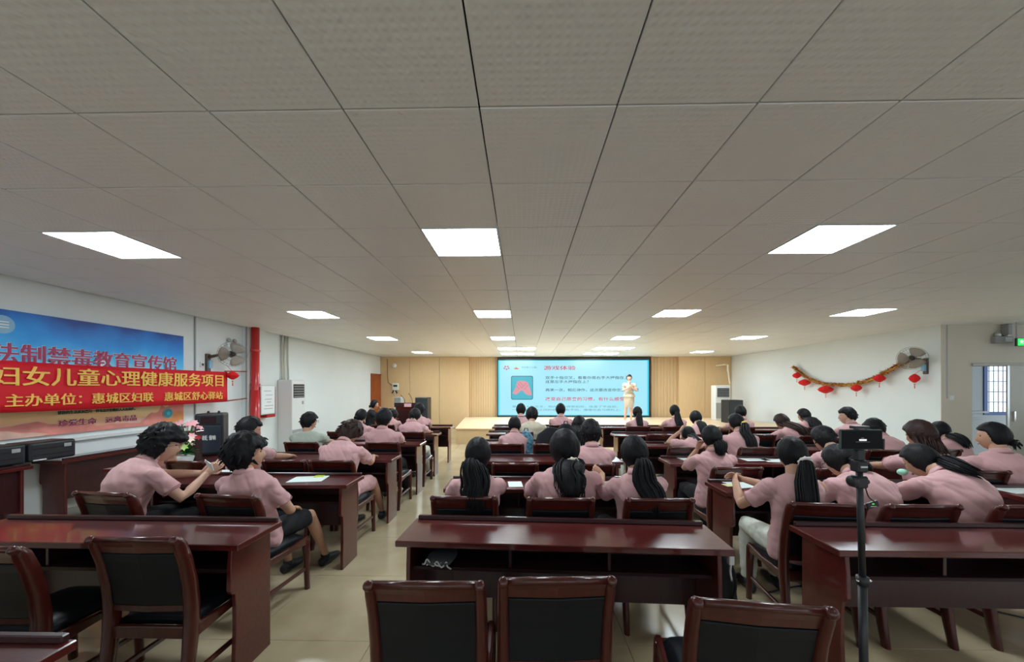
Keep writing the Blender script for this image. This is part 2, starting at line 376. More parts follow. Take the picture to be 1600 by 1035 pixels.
stext('再来一次，相反动作，这次要改变你交叉的习惯', 852, 611.5, 146, 5.0, TD, .01)
stext('改变自己原来的习惯，有什么感受？', 852, 626, 128, 6.0, TR, .012)
stext('第一次十指交叉，相反时的感受如何，改变了不自如，', 800, 637, 165, 3.6, TG, 0)
stext('一次，这次你之间的感觉会有不同，慢慢也会习惯的上。', 800, 642, 170, 3.6, TG, 0)
stext('妇女儿童', 815, 575.5, 24, 3.6, TG, 0)
def spoly(pts, m, dy=.010, name='slide_shape', th=.001):
    q = [aty(a, b, sy - dy) for a, b in pts]
    MB().prism([(p.x, p.z) for p in q], lambda p: V((p[0], sy - dy, p[1])), lambda p: V((p[0], sy - dy + th, p[1]))).build(name, m, scr)
def rrect(x0, y0, x1, y1, r):
    o = []
    for cx_, cy_, a0 in ((x1 - r, y0 + r, -90), (x1 - r, y1 - r, 0), (x0 + r, y1 - r, 90), (x0 + r, y0 + r, 180)):
        for k in range(4): a = radians(a0 + 30 * k); o.append((cx_ + r * cos(a), cy_ + r * sin(a)))
    return o
spoly(rrect(798.6, 587.6, 832.8, 624.8, 2.6), NV, .010)
spoly(rrect(799.6, 588.6, 831.8, 623.8, 2.0), CY, .012)
# clasped hands drawing: two forearms, crossed fingers
spoly([(800.5, 615), (806, 605), (810, 602), (815, 609), (811, 614), (806, 617)], PK, .014)
spoly([(831, 617.5), (828, 606), (823, 601), (815, 608), (820, 615), (826, 618)], PK, .014)
spoly([(806, 603), (808, 597), (813, 595), (820, 596), (825, 598), (827, 604), (824, 609), (815, 611), (808, 609)], PK, .016)
for a, b, c, d in ((809, 599, 815, 606), (812, 597, 818, 604), (822, 599, 815, 607), (825, 602, 819, 609), (807, 603, 812, 609)):
    dx, dy = c - a, d - b; L = sqrt(dx * dx + dy * dy); nx, ny = -dy / L * .35, dx / L * .35
    spoly([(a + nx, b + ny), (c + nx, d + ny), (c - nx, d - ny), (a - nx, b - ny)], PKD, .018)
# two small logos
for k in range(5): spoly([(791.5 + 4.2 * cos(radians(90 + 72 * k + q)) * rr, 575 + 3.0 * sin(radians(90 + 72 * k + q)) * rr) for q, rr in ((-28, 1), (0, 1.25), (28, 1), (0, .3))], PKD, .010 + .0006 * k)
spoly([(802, 576.8), (806, 573.2), (809, 575.5), (812, 577)], YE, .010); spoly([(803, 577.2), (807, 575), (811.5, 577.2)], TR, .012)

# ------------------------------------------------------------------ desks
DL, DD, DH = 1.80, .36, .76
def make_desk():
    r = thing('desk', 'x', 'desk', (0, 0, 0), 0, 'mahogany conference desks')
    # local: x from 0 to DL, y from 0 (seat side) to DD (far side)
    MB().box(0, DL, 0, DD, DH - .034, DH).build('tabletop', WOOD, r, bevel=.004)
    MB().box(.02, DL - .02, DD - .028, DD - .004, DH, DH + .026).build('front_lip', WOODD, r, bevel=.004)
    out = [(.05, 0), (DD - .03, 0), (DD - .03, DH - .034), (.03, DH - .034), (.022, .62), (.018, .50), (.03, .478), (.052, .468), (.058, .40), (.058, .25), (.052, .12)]
    for x in (.055, DL - .055 - .024):
        MB().prism(out, lambda p, x=x: V((x, p[0], p[1])), lambda p, x=x: V((x + .024, p[0], p[1]))).build('side_panel', WOOD, r, bevel=.003)
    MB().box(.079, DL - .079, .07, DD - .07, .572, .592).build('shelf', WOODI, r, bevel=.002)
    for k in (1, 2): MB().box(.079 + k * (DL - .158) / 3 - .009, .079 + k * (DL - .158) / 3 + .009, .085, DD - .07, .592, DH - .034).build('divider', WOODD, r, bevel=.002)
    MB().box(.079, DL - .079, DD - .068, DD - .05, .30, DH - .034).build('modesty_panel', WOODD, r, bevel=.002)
    return r
DESK0 = make_desk(); desk_first = [True]
ORD = ['', 'nearest', 'second', 'third', 'fourth', 'fifth', 'sixth']
COLN = {'L': 'left column', 'C': 'centre column', 'R': 'right column', 'Q': 'far right column'}
# near-edge Y of every desk and X of its left end
LX, CX0, RX, QX = -3.32, -.66, 1.63, 3.83
ROWY = {'L': [0, 1.95, 3.14, 4.25, 5.40, 6.55, 7.74], 'C': [0, 2.0, 3.04, 4.18, 5.45, 6.65, 7.80], 'R': [0, 1.93, 2.97, 4.09, 5.28, 6.48, 7.75], 'Q': [0, 1.72, 2.82, 3.84, 5.0, 6.2, 7.38]}
COLX = {'L': LX, 'C': CX0, 'R': RX, 'Q': QX}
def place_desk(X, Y, rz=0, label=None):
    if desk_first[0]: d = DESK0; desk_first[0] = False
    else: d = copy_tree(DESK0)
    d.location = (X, Y, 0); d.rotation_euler = (0, 0, rz); d['label'] = label
    return d
for c in 'LCRQ':
    for k in range(1, 7):
        if c == 'Q' and k == 1: continue
        rz = {('C', 1): radians(-2.5), ('L', 1): radians(-.6)}.get((c, k), random.uniform(-.006, .006))
        place_desk(COLX[c] + random.uniform(-.015, .015) * (k > 2) - (.04 if (c, k) == ('C', 1) else 0), ROWY[c][k], rz, 'dark red mahogany desk, %s row from the camera in the %s' % (ORD[k], COLN[c]))
place_desk(at(84, 1020, .76).x - 1.8, 1.20 - .36, 0, 'mahogany desk whose corner enters at the bottom left of the picture')
# desks pushed against the left wall, their backs to the room
for y0, lb in ((2.06, 'mahogany desk along the left wall under the black cases, nearest'), (4.10, 'long mahogany desk along the left wall under the blue poster')):
    place_desk(XL + .005 + DD - .02, y0, pi / 2, lb)      # placeholder rotation fixed below
for d in [o for o in COL.objects if o.name.startswith('desk') and 'along the left wall' in o.get('label', '')]:
    y0 = d.location.y; d.rotation_euler = (0, 0, -pi / 2); d.location = (XL + .02, y0 + DL, 0)

# ------------------------------------------------------------------ chairs
def make_chair():
    r = thing('chair', 'x', 'chair', (0, 0, 0), 0, 'dark wood chairs with black pads')
    W = .225
    prof = [(-.285, 0), (-.262, .12), (-.236, .28), (-.222, .42), (-.220, .52), (-.232, .64), (-.258, .76), (-.285, .84), (-.300, .868)]
    for sx in (-1, 1):
        pts = [V((sx * (W - .022), y, z)) for y, z in prof]
        rx = [.020, .022, .024, .026, .026, .025, .023, .022, .020]; ry = [.026, .031, .037, .042, .041, .038, .036, .034, .024]
        MB().tube(pts, rx, 8, side=(1, 0, 0), ry=ry, rnd=.6).build('back_post', CHW, r, smooth=True)
        MB().tube([V((sx * (W - .022), -.296, .862)), V((sx * (W - .022), -.318, .878))], .020, 10, side=(1, 0, 0), rnd=.7).build('post_knob', CHW, r, smooth=True)
        lp = [V((sx * .211, .205, 0)), V((sx * .209, .200, .15)), V((sx * .209, .196, .30)), V((sx * .206, .192, .40))]
        MB().tube(lp, [.020, .022, .026, .028], 8, side=(1, 0, 0), ry=[.021, .023, .028, .031], rnd=.2).build('front_leg', CHW, r, smooth=True)
        MB().prism([(-.235, .345), (-.235, .415), (0, .408), (.205, .425), (.205, .36), (0, .368)], lambda p, sx=sx: V((sx * (.198 - .004 * (p[0] < 0)), p[0], p[1])), lambda p, sx=sx: V((sx * (.224 - .006 * (p[0] < 0)), p[0], p[1]))).build('side_rail', CHW, r, bevel=.005)
        MB().box(sx * .206 - .010, sx * .206 + .010, -.262, .195, .155, .180).build('stretcher', CHW, r, bevel=.003)
    MB().box(-.205, .205, .178, .202, .345, .415).build('front_rail', CHW, r, bevel=.004)
    MB().box(-.195, .195, -.237, -.213, .355, .415).build('rear_rail', CHW, r, bevel=.004)
    # cushion
    c = MB(); nx, ny = 10, 10; vs = []; fs = []
    for top in (1, 0):
        for j in range(ny + 1):
            for i in range(nx + 1):
                u = i / nx * 2 - 1; v = j / ny * 2 - 1
                e = (1 - abs(u) ** 5) * (1 - abs(v) ** 5); hw = .200 + .010 * (v + 1) / 2
                vs.append(V((u * hw, -.005 + v * .205 + (.012 * (1 - u * u) if v > .9 else 0), .412 + (.050 * e ** .5 + .010 * (1 - u * u) * (1 - v * v) if top else 0))))
    n1 = (nx + 1) * (ny + 1)
    for j in range(ny):
        for i in range(nx):
            a = j * (nx + 1) + i; fs.append((a, a + 1, a + nx + 2, a + nx + 1)); fs.append((n1 + a, n1 + a + nx + 1, n1 + a + nx + 2, n1 + a + 1))
    c.add(vs, fs).build('seat', LEATH, r, smooth=True)
    # top rail follows the scroll, then pad and lower rail
    MB().tube([V((-W + .02, -.304, .874)), V((0, -.310, .877)), V((W - .02, -.304, .874))], .014, 10, side=(0, 0, 1), ry=.017).build('rail_bead', CHW, r, smooth=True)
    def sl(z0, z1, t0, t1):              # slab between two heights on the post curve
        def yy(z):
            for (a, za), (b, zb) in zip(prof, prof[1:]):
                if z <= zb: return a + (b - a) * (z - za) / (zb - za)
            return prof[-1][0]
        n = 6; vs = []; fs = []
        for k in range(n + 1):
            z = z0 + (z1 - z0) * k / n; y = yy(z)
            for x in (-W + .036, 0, W - .036):
                cv = -.010 if x == 0 else 0
                vs += [V((x, y + cv - t0, z)), V((x, y + cv + t1, z))]
        for k in range(n):
            b = k * 6; q = b + 6
            for o in (0, 2):
                fs += [(b + o, b + o + 2, q + o + 2, q + o), (b + o + 1, q + o + 1, q + o + 3, b + o + 3)]
            fs += [(b, q, q + 1, b + 1), (b + 4, b + 5, q + 5, q + 4)]
        fs += [(0, 1, 3, 2), (2, 3, 5, 4)]; q = n * 6; fs += [(q, q + 2, q + 3, q + 1), (q + 2, q + 4, q + 5, q + 3)]
        return MB().add(vs, fs)
    sl(.800, .872, .012, .012).build('top_rail', CHW, r, bevel=.004)
    sl(.522, .800, .016, .022).build('back_pad', LEATH, r, bevel=.008, bseg=2)
    sl(.490, .522, .011, .011).build('lower_rail', CHW, r, bevel=.003)
    return r
CH0 = make_chair(); ch_first = [True]
def place_chair(X, Y, deg=0, label=''):
    """X, Y: middle of the backrest at seat level"""
    if ch_first[0]: c = CH0; ch_first[0] = False
    else: c = copy_tree(CH0)
    a = radians(deg); c.rotation_euler = (0, 0, a)
    c.location = (X + .25 * -sin(a), Y + .25 * cos(a), 0); c['label'] = label
    return c
def chair_px(px, Y, deg=0, label=''):
    X = aty(px, 700, Y).x
    if abs(Y - 1.4) > .2 and Y > 1.9:    # keep the back behind the row in front and the feet clear of the panel
        c = min('LCRQ', key=lambda k: abs(COLX[k] + .9 - X)); R_ = ROWY[c] + [99]
        k = min(range(2, 7), key=lambda k: abs(R_[k] - .62 - Y))
        Y = min(max(Y, R_[k - 1] + DD + .055), R_[k] + DD - .58)
        X = aty(px, 700, Y).x; lo, hi = COLX[c] + .08 + .235, COLX[c] + DL - .08 - .235
        if Y + .46 > R_[k] and abs(deg) < 15: X = min(max(X, lo), hi)
    return place_chair(X, Y, deg, label)
# (pixel x of backrest middle, Y of backrest, turn)
CHAIRS = [
    (669, 1.40, 1, 'empty black-padded chair in the front row, left of the pair at the centre desk'),
    (868, 1.44, 2.5, 'empty black-padded chair in the front row, right of the pair at the centre desk'),
    (1177, 1.29, -7, 'empty black-padded chair at bottom right, turned away from the nearest centre desk'),
    (-12, 1.66, -2, 'empty dark wood chair cut by the left picture edge, nearest left desk'),
    (228, 1.77, 0, 'whole empty dark wood chair showing its seat, at the nearest left desk'),
    (176, 2.50, -6, 'dark wood chair behind the curly-haired person in glasses'),
    (365, 2.46, -5, 'dark wood chair of the black-haired person in black shorts'),
    (727, 2.46, 0, 'dark wood chair behind the wavy-ponytailed girl in the second centre row'),
    (875, 2.44, 0, 'dark wood chair behind the girl with the cream hair tie'),
    (1026, 2.44, 0, 'dark wood chair behind the long side ponytail, second centre row'),
    (1283, 2.36, -6, 'dark wood chair turned left, under the girl with the straight waist-long ponytail'),
    (1428, 2.28, 0, 'dark wood chair behind the slumped girl in the second right row'),
    (1600, 2.2, 0, 'dark wood chair cut by the right picture edge, second row'),
    (300, 3.55, -4, 'dark wood chair at the left seat of the third left desk'),
    (449, 3.62, 0, 'empty dark wood chair at the middle of the third left desk'),
    (522, 3.62, 0, 'dark wood chair behind the brown-haired person bent low over the third left desk'),
    (805, 3.52, 0, 'empty dark wood chair at the left of the third centre desk'),
    (922, 3.50, 0, 'dark wood chair behind the short-haired man of the third centre desk'),
    (1147, 3.32, 0, 'empty dark wood chair behind the girl with hands at her face, third right desk'),
    (1300, 3.35, 8, 'dark wood chair of the man beside the phone stand, third right desk'),
    (1522, 3.30, -4, 'empty dark wood chair in the far right column, third row'),
    (474, 4.80, 0, 'dark wood chair of the man in the grey-green shirt'),
    (600, 4.80, 0, 'dark wood chair of the broad short-haired man in the fourth left row'),
    (792, 4.72, 0, 'dark wood chair of the pink-shirted man at the fourth centre desk, left'),
    (860, 4.72, 0, 'dark wood chair under the black backpack'),
    (1070, 4.48, 0, 'dark wood chair behind the girl holding her head, fourth right row'),
    (1180, 4.50, 0, 'dark wood chair behind the girl with the yellow hair clip'),
    (1378, 4.35, 0, 'dark wood chair behind the phone screen, fourth row'),
    (1465, 4.38, 3, 'dark wood chair at the right of the fourth far right desk'),
    (535, 5.95, 0, 'dark wood chair at the left of the fifth left desk'),
    (643, 5.95, 0, 'dark wood chair at the right of the fifth left desk'),
    (1031, 5.72, 0, 'empty small-looking chair at the fifth right desk, left seat'),
    (1090, 5.72, 0, 'chair of the low-ponytailed girl in the fifth right row'),
    (1186, 5.60, 0, 'empty chair at the left of the fifth far right desk'),
    (1268, 5.60, 3, 'dark wood chair at the middle of the fifth far right desk'),
    (1330, 5.55, 0, 'dark wood chair of the man in profile against the right wall'),
    (812, 5.95, 0, 'dark wood chair in the fifth centre row, of the cream shirted person'),
    (900, 5.90, 0, 'dark wood chair in the fifth centre row, of the long-haired woman'),
    (600, 7.05, 0, 'dark wood chair at the left of the last left desk'),
    (655, 7.05, 0, 'dark wood chair at the right of the last left desk'),
    (815, 7.05, 0, 'dark wood chair at the left of the last centre desk'),
    (876, 7.05, 0, 'dark wood chair at the right of the last centre desk'),
    (996, 6.85, 0, 'dark wood chair of the ponytailed girl under the presenter'),
    (1054, 6.85, 0, 'dark wood chair of the second ponytailed girl in the last right row'),
    (1158, 6.78, 0, 'dark wood chair at the left of the last far right desk'),
    (1262, 6.75, 0, 'dark wood chair at the right of the last far right desk'),
]
for px, Y, dg_, lb in CHAIRS: chair_px(px, Y, dg_, lb)

# ------------------------------------------------------------------ people
def remesh(mb, vox, sm=3, name='m'):
    me = bpy.data.meshes.new(name); me.from_pydata(mb.v, [], mb.f)
    bm = bmesh.new(); bm.from_mesh(me); bmesh.ops.remove_doubles(bm, verts=bm.verts, dist=1e-6); bmesh.ops.recalc_face_normals(bm, faces=bm.faces); bm.to_mesh(me); bm.free()
    o = bpy.data.objects.new(name, me); COL.objects.link(o)
    a = o.modifiers.new('r', 'REMESH'); a.mode = 'VOXEL'; a.voxel_size = vox; a.use_smooth_shade = True
    if sm: b = o.modifiers.new('s', 'SMOOTH'); b.iterations = sm; b.factor = .5
    dg = bpy.context.evaluated_depsgraph_get(); r = bpy.data.meshes.new_from_object(o.evaluated_get(dg))
    bpy.data.objects.remove(o); bpy.data.meshes.remove(me); return r
def join_mesh(me, mb):
    """append a builder's geometry to a mesh"""
    bm = bmesh.new(); bm.from_mesh(me); t = bpy.data.meshes.new('t'); t.from_pydata(mb.v, [], mb.f)
    b2 = bmesh.new(); b2.from_mesh(t); bmesh.ops.remove_doubles(b2, verts=b2.verts, dist=1e-6); bmesh.ops.recalc_face_normals(b2, faces=b2.faces); b2.to_mesh(t); b2.free()
    bm.from_mesh(t); bm.to_mesh(me); bm.free(); bpy.data.meshes.remove(t)
    me.polygons.foreach_set('use_smooth', [True] * len(me.polygons)); return me
def folds(me, amp, fn=None, seed=0):
    off = V((seed * 3.1, seed * 1.7, seed * .9))
    import numpy as np
    n_ = len(me.vertices); co = np.empty(n_ * 3, 'f'); no = np.empty(n_ * 3, 'f'); me.vertices.foreach_get('co', co); me.vertex_normals.foreach_get('vector', no)
    k = np.empty(n_, 'f'); C3 = co.reshape(-1, 3)
    for i, (x, y, z) in enumerate(C3.tolist()):
        a = noise.noise(V((x * 7, y * 7, z * 15)) + off) + .6 * noise.noise(V((x * 22 + z * 14, y * 22, z * 10)) + off)
        r = noise.noise(V((x * 11 + z * 9, y * 11 - z * 6, z * 8 + x * 5)) + off * 2)
        k[i] = amp * (a - .9 * max(0, .22 - abs(r)) * 3 + .3) * (fn(V((x, y, z))) if fn else 1)
    co2 = C3 + no.reshape(-1, 3) * k[:, None]; me.vertices.foreach_set('co', co2.astype('f').ravel()); me.update()
def lerp(a, b, t): return a + (b - a) * t
def prof(tab, t):
    for (a, va), (b, vb) in zip(tab, tab[1:]):
        if t <= b: return lerp(va, vb, max(0, (t - a)) / (b - a))
    return tab[-1][1]
def catmull(P, n):
    P = [P[0] * 2 - P[1]] + P + [P[-1] * 2 - P[-2]]; out = []; m = len(P) - 3
    for k in range(n + 1):
        u = k / n * m; i = min(int(u), m - 1); t = u - i; a, b, c, d = P[i:i + 4]
        out.append(.5 * ((2 * b) + (c - a) * t + (2 * a - 5 * b + 4 * c - d) * t * t + (3 * b - a - 3 * c + d) * t ** 3))
    return out
def head_fn(s, fem):
    jx = .74 if fem else .80
    def f(d):
        x, y, z = d.x * .080, d.y * .093, d.z * .118
        t = max(0, -d.z)
        x *= 1 - (1 - jx) * min(1, t * 1.25) ** 1.3 * 1.0 - (.18 * max(0, t - .75) * 4 * .25)
        if y < 0: y *= 1 - .32 * min(1, t * 1.3)
        if y > 0:
            y *= 1 + .02 * t
            fr = max(0, d.y)
            if abs(x) < .05:
                zz = z
                pr = 0
                if -.034 < zz < .022: pr = (.022 - zz) / .056
                elif -.048 < zz <= -.034: pr = (zz + .048) / .014
                y += .021 * pr * exp(-(x / (.008 + .006 * pr)) ** 2) * fr
                y -= .0075 * exp(-((abs(x) - .031) / .015) ** 2 - ((zz - .012) / .011) ** 2)
                y += .004 * exp(-(x / .05) ** 2 - ((zz - .034) / .012) ** 2)
                y += .005 * exp(-(x / .020) ** 2 - ((zz + .064) / .009) ** 2)
                y += .006 * exp(-(x / .022) ** 2 - ((zz + .098) / .014) ** 2)
        return V((x, y, z)) * s
    return f
def hand(mb, wrist, fdir, pdir, s=1, curl=.5, left=False):
    """palm plus five fingers; fdir = direction of fingers, pdir = where the palm faces"""
    f = V(fdir).normalized(); p = V(pdir); p = (p - f * p.dot(f)).normalized(); a = f.cross(p) * (1 if left else -1)   # a: towards the thumb
    mb.tube([wrist - f * .012 * s, wrist + f * .02 * s, wrist + f * .055 * s, wrist + f * .088 * s], [.024 * s, .030 * s, .040 * s, .036 * s], 8, side=a, ry=[.019 * s, .016 * s, .014 * s, .011 * s], rnd=.5)
    for k, (o, L, r) in enumerate(((.030, .072, .0085), (.010, .080, .0090), (-.010, .074, .0085), (-.028, .058, .0075))):
        b = wrist + f * .080 * s + a * o * s; q = [b]; d = f.copy(); seg = L * s / 3
        for j in range(3):
            ang = curl * (.55 if j == 0 else .95); d = (d * cos(ang) + p * sin(ang)).normalized(); pp = d.cross(a)
            q.append(q[-1] + d * seg)
            p2 = p  # keep curling towards the palm
        mb.tube(q, [r * s, r * .95 * s, r * .85 * s, r * .7 * s], 6, side=a, rnd=.8)
    b = wrist + f * .025 * s + a * .026 * s
    mb.tube([b, b + (a * .8 + f * .7 + p * .25).normalized() * .034 * s, b + (a * .55 + f * .9 + p * .45).normalized() * .062 * s], [.012 * s, .010 * s, .0078 * s], 6, rnd=.8)
def ik(S, T, a, b, hint):
    d = T - S; L = min(d.length, (a + b) * .995); d = d.normalized(); T = S + d * L
    x = (a * a - b * b + L * L) / (2 * L); h = sqrt(max(0, a * a - x * x)); hv = hint - d * hint.dot(d); hv.normalize()
    return S + d * x + hv * h, T
eye_me = MB().ell((0, 0, 0), (.0105, .006, .0058), nu=10, nv=6).mesh('eye', EYE, smooth=True)
ND = Matrix.Identity(3)
def spine_pts(s, hipz, lean, curve, side, n=14, L=.475, up=False):
    P = []; T = []; p = V((0, 0, hipz)); ds = L * s / n
    p = p - V((0, sin(lean * .3), cos(lean * .3))) * ds * 2
    for k in range(-2, n + 1):
        t = max(0, k / n); th = lean * (.45 + .65 * t) + curve * t * t
        T.append(V((sin(side) * t, sin(th), cos(th))).normalized()); P.append(p.copy()); p = p + T[-1] * ds
    return P, T
def bundle(mb, path, spread, n, r, seed, flat=1.0, seg=5, wav=.0, tip=.25, sideax=None):
    """many strands around a path; spread(t) gives the radius of the lock"""
    rd = random.Random(seed); m = len(path)
    T = [(path[min(i + 1, m - 1)] - path[max(i - 1, 0)]).normalized() for i in range(m)]
    for k in range(n):
        a = rd.uniform(0, 2 * pi); q = sqrt(rd.uniform(.05, 1)); end = 1 - rd.uniform(0, .22); ph = rd.uniform(0, 6); pts = []; rr = []
        for i in range(m):
            t = i / (m - 1) * end; u = i / (m - 1) * end * (m - 1); i0 = min(int(u), m - 2); c = path[i0].lerp(path[i0 + 1], u - i0)
            sd = V(sideax or (1, 0, 0)); tt = T[i0]; sd = (sd - tt * sd.dot(tt)).normalized(); w_ = tt.cross(sd)
            g = spread(t); wv = wav * sin(t * 15 + ph) * t
            pts.append(c + sd * (g * q * cos(a) + wv) + w_ * (g * q * sin(a) * flat + wv * .5)); rr.append(r * (1 - (1 - tip) * max(0, t / end - .55) / .45) * (.75 if i == 0 else 1))
        mb.tube(pts, rr, seg)
N_PEOPLE = [0]
def person(label, X, Y, rz=0, s=1.0, fem=False, lean=.2, curve=.25, side=0, nod=.2, turn=0, roll=0, hair='short', hcol=None, tie=None, tail=.42, tdx=0, tail_r=.045,
           hands=('desk', 'desk'), wide=1.0, top=PINK, legs='trousers', legc=BLACKC, shoec=SHOE, skin=SKIN, glasses=False, near=False, seat=.455, feet=(0, 0), knee=.41, sleeve=.52,
           longsleeve=False, hy=0.0, sx=1.0, wavy=0, collar=True, wtar=None, apart=.11, hsc=1.0):
    N_PEOPLE[0] += 1; seed = N_PEOPLE[0]
    root = thing('person', label, 'person', (X, Y, 0), rz, 'seated audience')
    vox = .0085 if near else .013
    hipz = seat + .085 * s; P, T = spine_pts(s, hipz, lean, curve, side)
    n = len(P); tt = [(k - 2) / 14 for k in range(n)]
    wid = wide * s * (.93 if fem else 1.0)
    HW = [(-.15, .165), (0, .168), (.3, .145), (.6, .165), (.8, .172), (.9, .150), (1, .070)]
    HD = [(-.15, .105), (0, .112), (.3, .103), (.6, .118), (.8, .105), (.9, .082), (1, .055)]
    SX = V((1, 0, 0))
    def torso(mb, gx, gy, t0=-.15, t1=1, flare=0):
        idx = [i for i in range(n) if t0 - .01 <= tt[i] <= t1 + .01]
        mb.tube([P[i] for i in idx], [prof(HW, tt[i]) * wid + gx + flare * max(0, .45 - tt[i]) for i in idx], 20, side=SX, ry=[prof(HD, tt[i]) * s * sqrt(wide) + gy + flare * .8 * max(0, .45 - tt[i]) for i in idx], rnd=.35)
    Nk = P[-1]; th = atan2(T[-1].y, T[-1].z)
    # shoulders, arms
    sh = P[n - 3] - V((0, 0, .012)); sa = [sh + SX * (q * (.168 * wid)) + T[-3] * .0 for q in (-1, 1)]
    arms = []
    for k, q in enumerate((-1, 1)):
        h = hands[k]; ua, fa = .275 * s, .245 * s; hint = V((q * .55, -.25, -.9)); fd = V((-q * .35, 1, -.05)); pd = V((0, 0, -1)); cur = .45
        dz_ = .795 - 0
        if h == 'desk': W = V((q * apart, .50 + hy, dz_)); fd = V((-q * .6, .9, -.08))
        elif h == 'far': W = V((q * (apart + .03), .58 + hy, dz_)); fd = V((-q * .3, 1, -.1))
        elif h == 'fold': W = V((-q * .04, .46 + hy + .03 * (q > 0), dz_ + .02)); fd = V((-q * 1, .15, -.05)); hint = V((q * 1, .1, -.5))
        elif h == 'face': W = Nk + V((q * .07, .17 + .05, -.02)); fd = V((-q * .35, -.1, 1)); pd = V((-q * .3, -1, 0)); hint = V((q * .6, .5, -1)); cur = .6
        elif h == 'head': W = Nk + V((q * .13, .12, .10)); fd = V((-q * .5, -.25, 1)); pd = V((-q, -.2, 0)); hint = V((q * .9, .6, -.6)); cur = .3
        elif h == 'lap': W = V((q * .10, .26, hipz + .10)); fd = V((-q * .4, 1, -.2)); hint = V((q * .9, -.5, -.5))
        elif h == 'chest': W = Nk + V((q * .035, .20, -.22)); fd = V((-q * .8, .5, .5)); pd = V((-q * .5, -.8, 0)); hint = V((q * .9, -.2, -1))
        elif h == 'left': W = V((-.17 - .03 * q, .44 + hy + .03 * q, .90)); fd = V((-.5, .6, .35)); pd = V((-q, 0, -.3)); cur = .7
        elif h == 'right': W = V((.26 + .02 * q, .46 + hy, .87)); fd = V((.3, .6, .55)); pd = V((-q, .1, -.2)); cur = .7
        else: W = V(h); fd = V((-.25 - q * .5, .8, .25)); pd = V((-q, .1, -.3)); cur = .7
        E, W = ik(sa[k], W, ua, fa, hint); arms.append((sa[k], E, W, fd, pd, cur, q))
    # head
    nd = V((sin(side) * .8, sin(th * .75 + .18 + nod * .25), cos(th * .75 + .18 + nod * .25))).normalized()
    HC = Nk + nd * .141 * s + V((0, .012, 0)); HR = (Matrix.Rotation(turn, 3, 'Z') @ Matrix.Rotation(roll, 3, 'Y') @ Matrix.Rotation(-nod, 3, 'X'))
    hs = s * (1.0 if fem else 1.04) * hsc
    # legs
    hip = [V((q * .088 * s, .02, hipz - .015)) for q in (-1, 1)]
    L = []
    for k, q in enumerate((-1, 1)):
        K = V((q * .12 * s, knee, seat + .055)); A = V((q * .12, knee + .04 + feet[k], .085)); L.append((hip[k], K, A))
    b = MB(); torso(b, -.012, -.012)
    b.tube([Nk - nd * .05, Nk + nd * .04, Nk + nd * .09, HC], [.064 * s, .057 * s, .054 * s, .050 * s], 14, side=SX, rnd=.4)
    for S, E, W, *_ in arms:
        b.tube([S, S.lerp(E, .5), E, E.lerp(W, .3), W], [.050 * s, .045 * s, .037 * s, .037 * s, .025 * s], 12, rnd=.6)
    for hp, K, A in L:
        b.tube([hp, hp.lerp(K, .5), K, K.lerp(A, .3), K.lerp(A, .75), A], [.080 * s, .072 * s, .055 * s, .052 * s, .036 * s, .032 * s], 12, rnd=.5)
    me = remesh(b, vox * 1.2, 3, 'body')
    b = MB(); b.ell(HC, 0, HR, nu=32 if near else 24, nv=28 if near else 20, fn=head_fn(hs, fem))
    for q in (-1, 1):
        c = HC + HR @ V((q * .080 * hs, -.006, -.005)); b.ell(c, (.008, .017, .030), HR @ Matrix.Rotation(q * .35, 3, 'Z'), nu=8, nv=8)
    for S, E, W, fd, pd, cur, q in arms: hand(b, W, fd, pd, s * (.92 if fem else 1), cur, left=q < 0)
    join_mesh(me, b); me.materials.clear(); me.materials.append(skin); put('body', me, root)
    for q in (-1, 1): put('eye', eye_me, root, HC + HR @ (V((q * .032, .0785, .012)) * hs), HR.to_euler())
    MB().ell((0, 0, 0), (.021, .006, .006), nu=10, nv=6).build('mouth', LIP, root, smooth=True, loc=HC + HR @ (V((0, .0895, -.066)) * hs), rot=HR.to_euler())
    # shirt
    b = MB(); g = .014; torso(b, g, g, -.15, .93, .03)
    b.tube([P[n - 4], P[n - 2] + T[-1] * .005, Nk + T[-1] * .012], [.15 * wid, .115 * wid, .064 * s], 18, side=SX, ry=[.09 * s, .08 * s, .062 * s])
    for S, E, W, fd, pd, cur, q in arms:
        if longsleeve: b.tube([S - SX * q * .03, S, S.lerp(E, .5), E, E.lerp(W, .5), E.lerp(W, .97)], [.05 * s, .064 * s, .056 * s, .048 * s, .043 * s, .036 * s], 14, rnd=.5)
        else:
            b.tube([S - SX * q * .03, S, S.lerp(E, .3), S.lerp(E, sleeve), S.lerp(E, sleeve + .14)], [.052 * s, .060 * s, .060 * s, .063 * s, .065 * s], 14, rnd=.25)
    me = remesh(b, vox * 1.15, 4, 'shirt'); me.update()
    folds(me, .0085 if near else .008, lambda c: .55 + .6 * abs(c.x) / .2, seed)
    me.materials.clear(); me.materials.append(top); me.polygons.foreach_set('use_smooth', [True] * len(me.polygons)); so = put('shirt', me, root)
    if collar:
        cc = Nk + T[-1] * .008; c = MB(); vs = []; fs = []; seg = 20
        up = (nd + T[-1]).normalized(); u = SX; w_ = up.cross(u).normalized()
        for j, (rr, hh) in enumerate(((.056, .034), (.062, .036), (.078, -.006), (.070, -.008))):
            for k in range(seg):
                a = 2 * pi * k / seg; vs.append(cc + (u * cos(a) * rr + w_ * sin(a) * rr * .92) * s + up * hh * s * (1 if j < 2 else 1) - V((0, .004, 0)))
        for j in range(4):
            for k in range(seg): fs.append((j * seg + k, j * seg + (k + 1) % seg, ((j + 1) % 4) * seg + (k + 1) % seg, ((j + 1) % 4) * seg + k))
        co = c.add(vs, fs).build('collar', top, so, smooth=True)
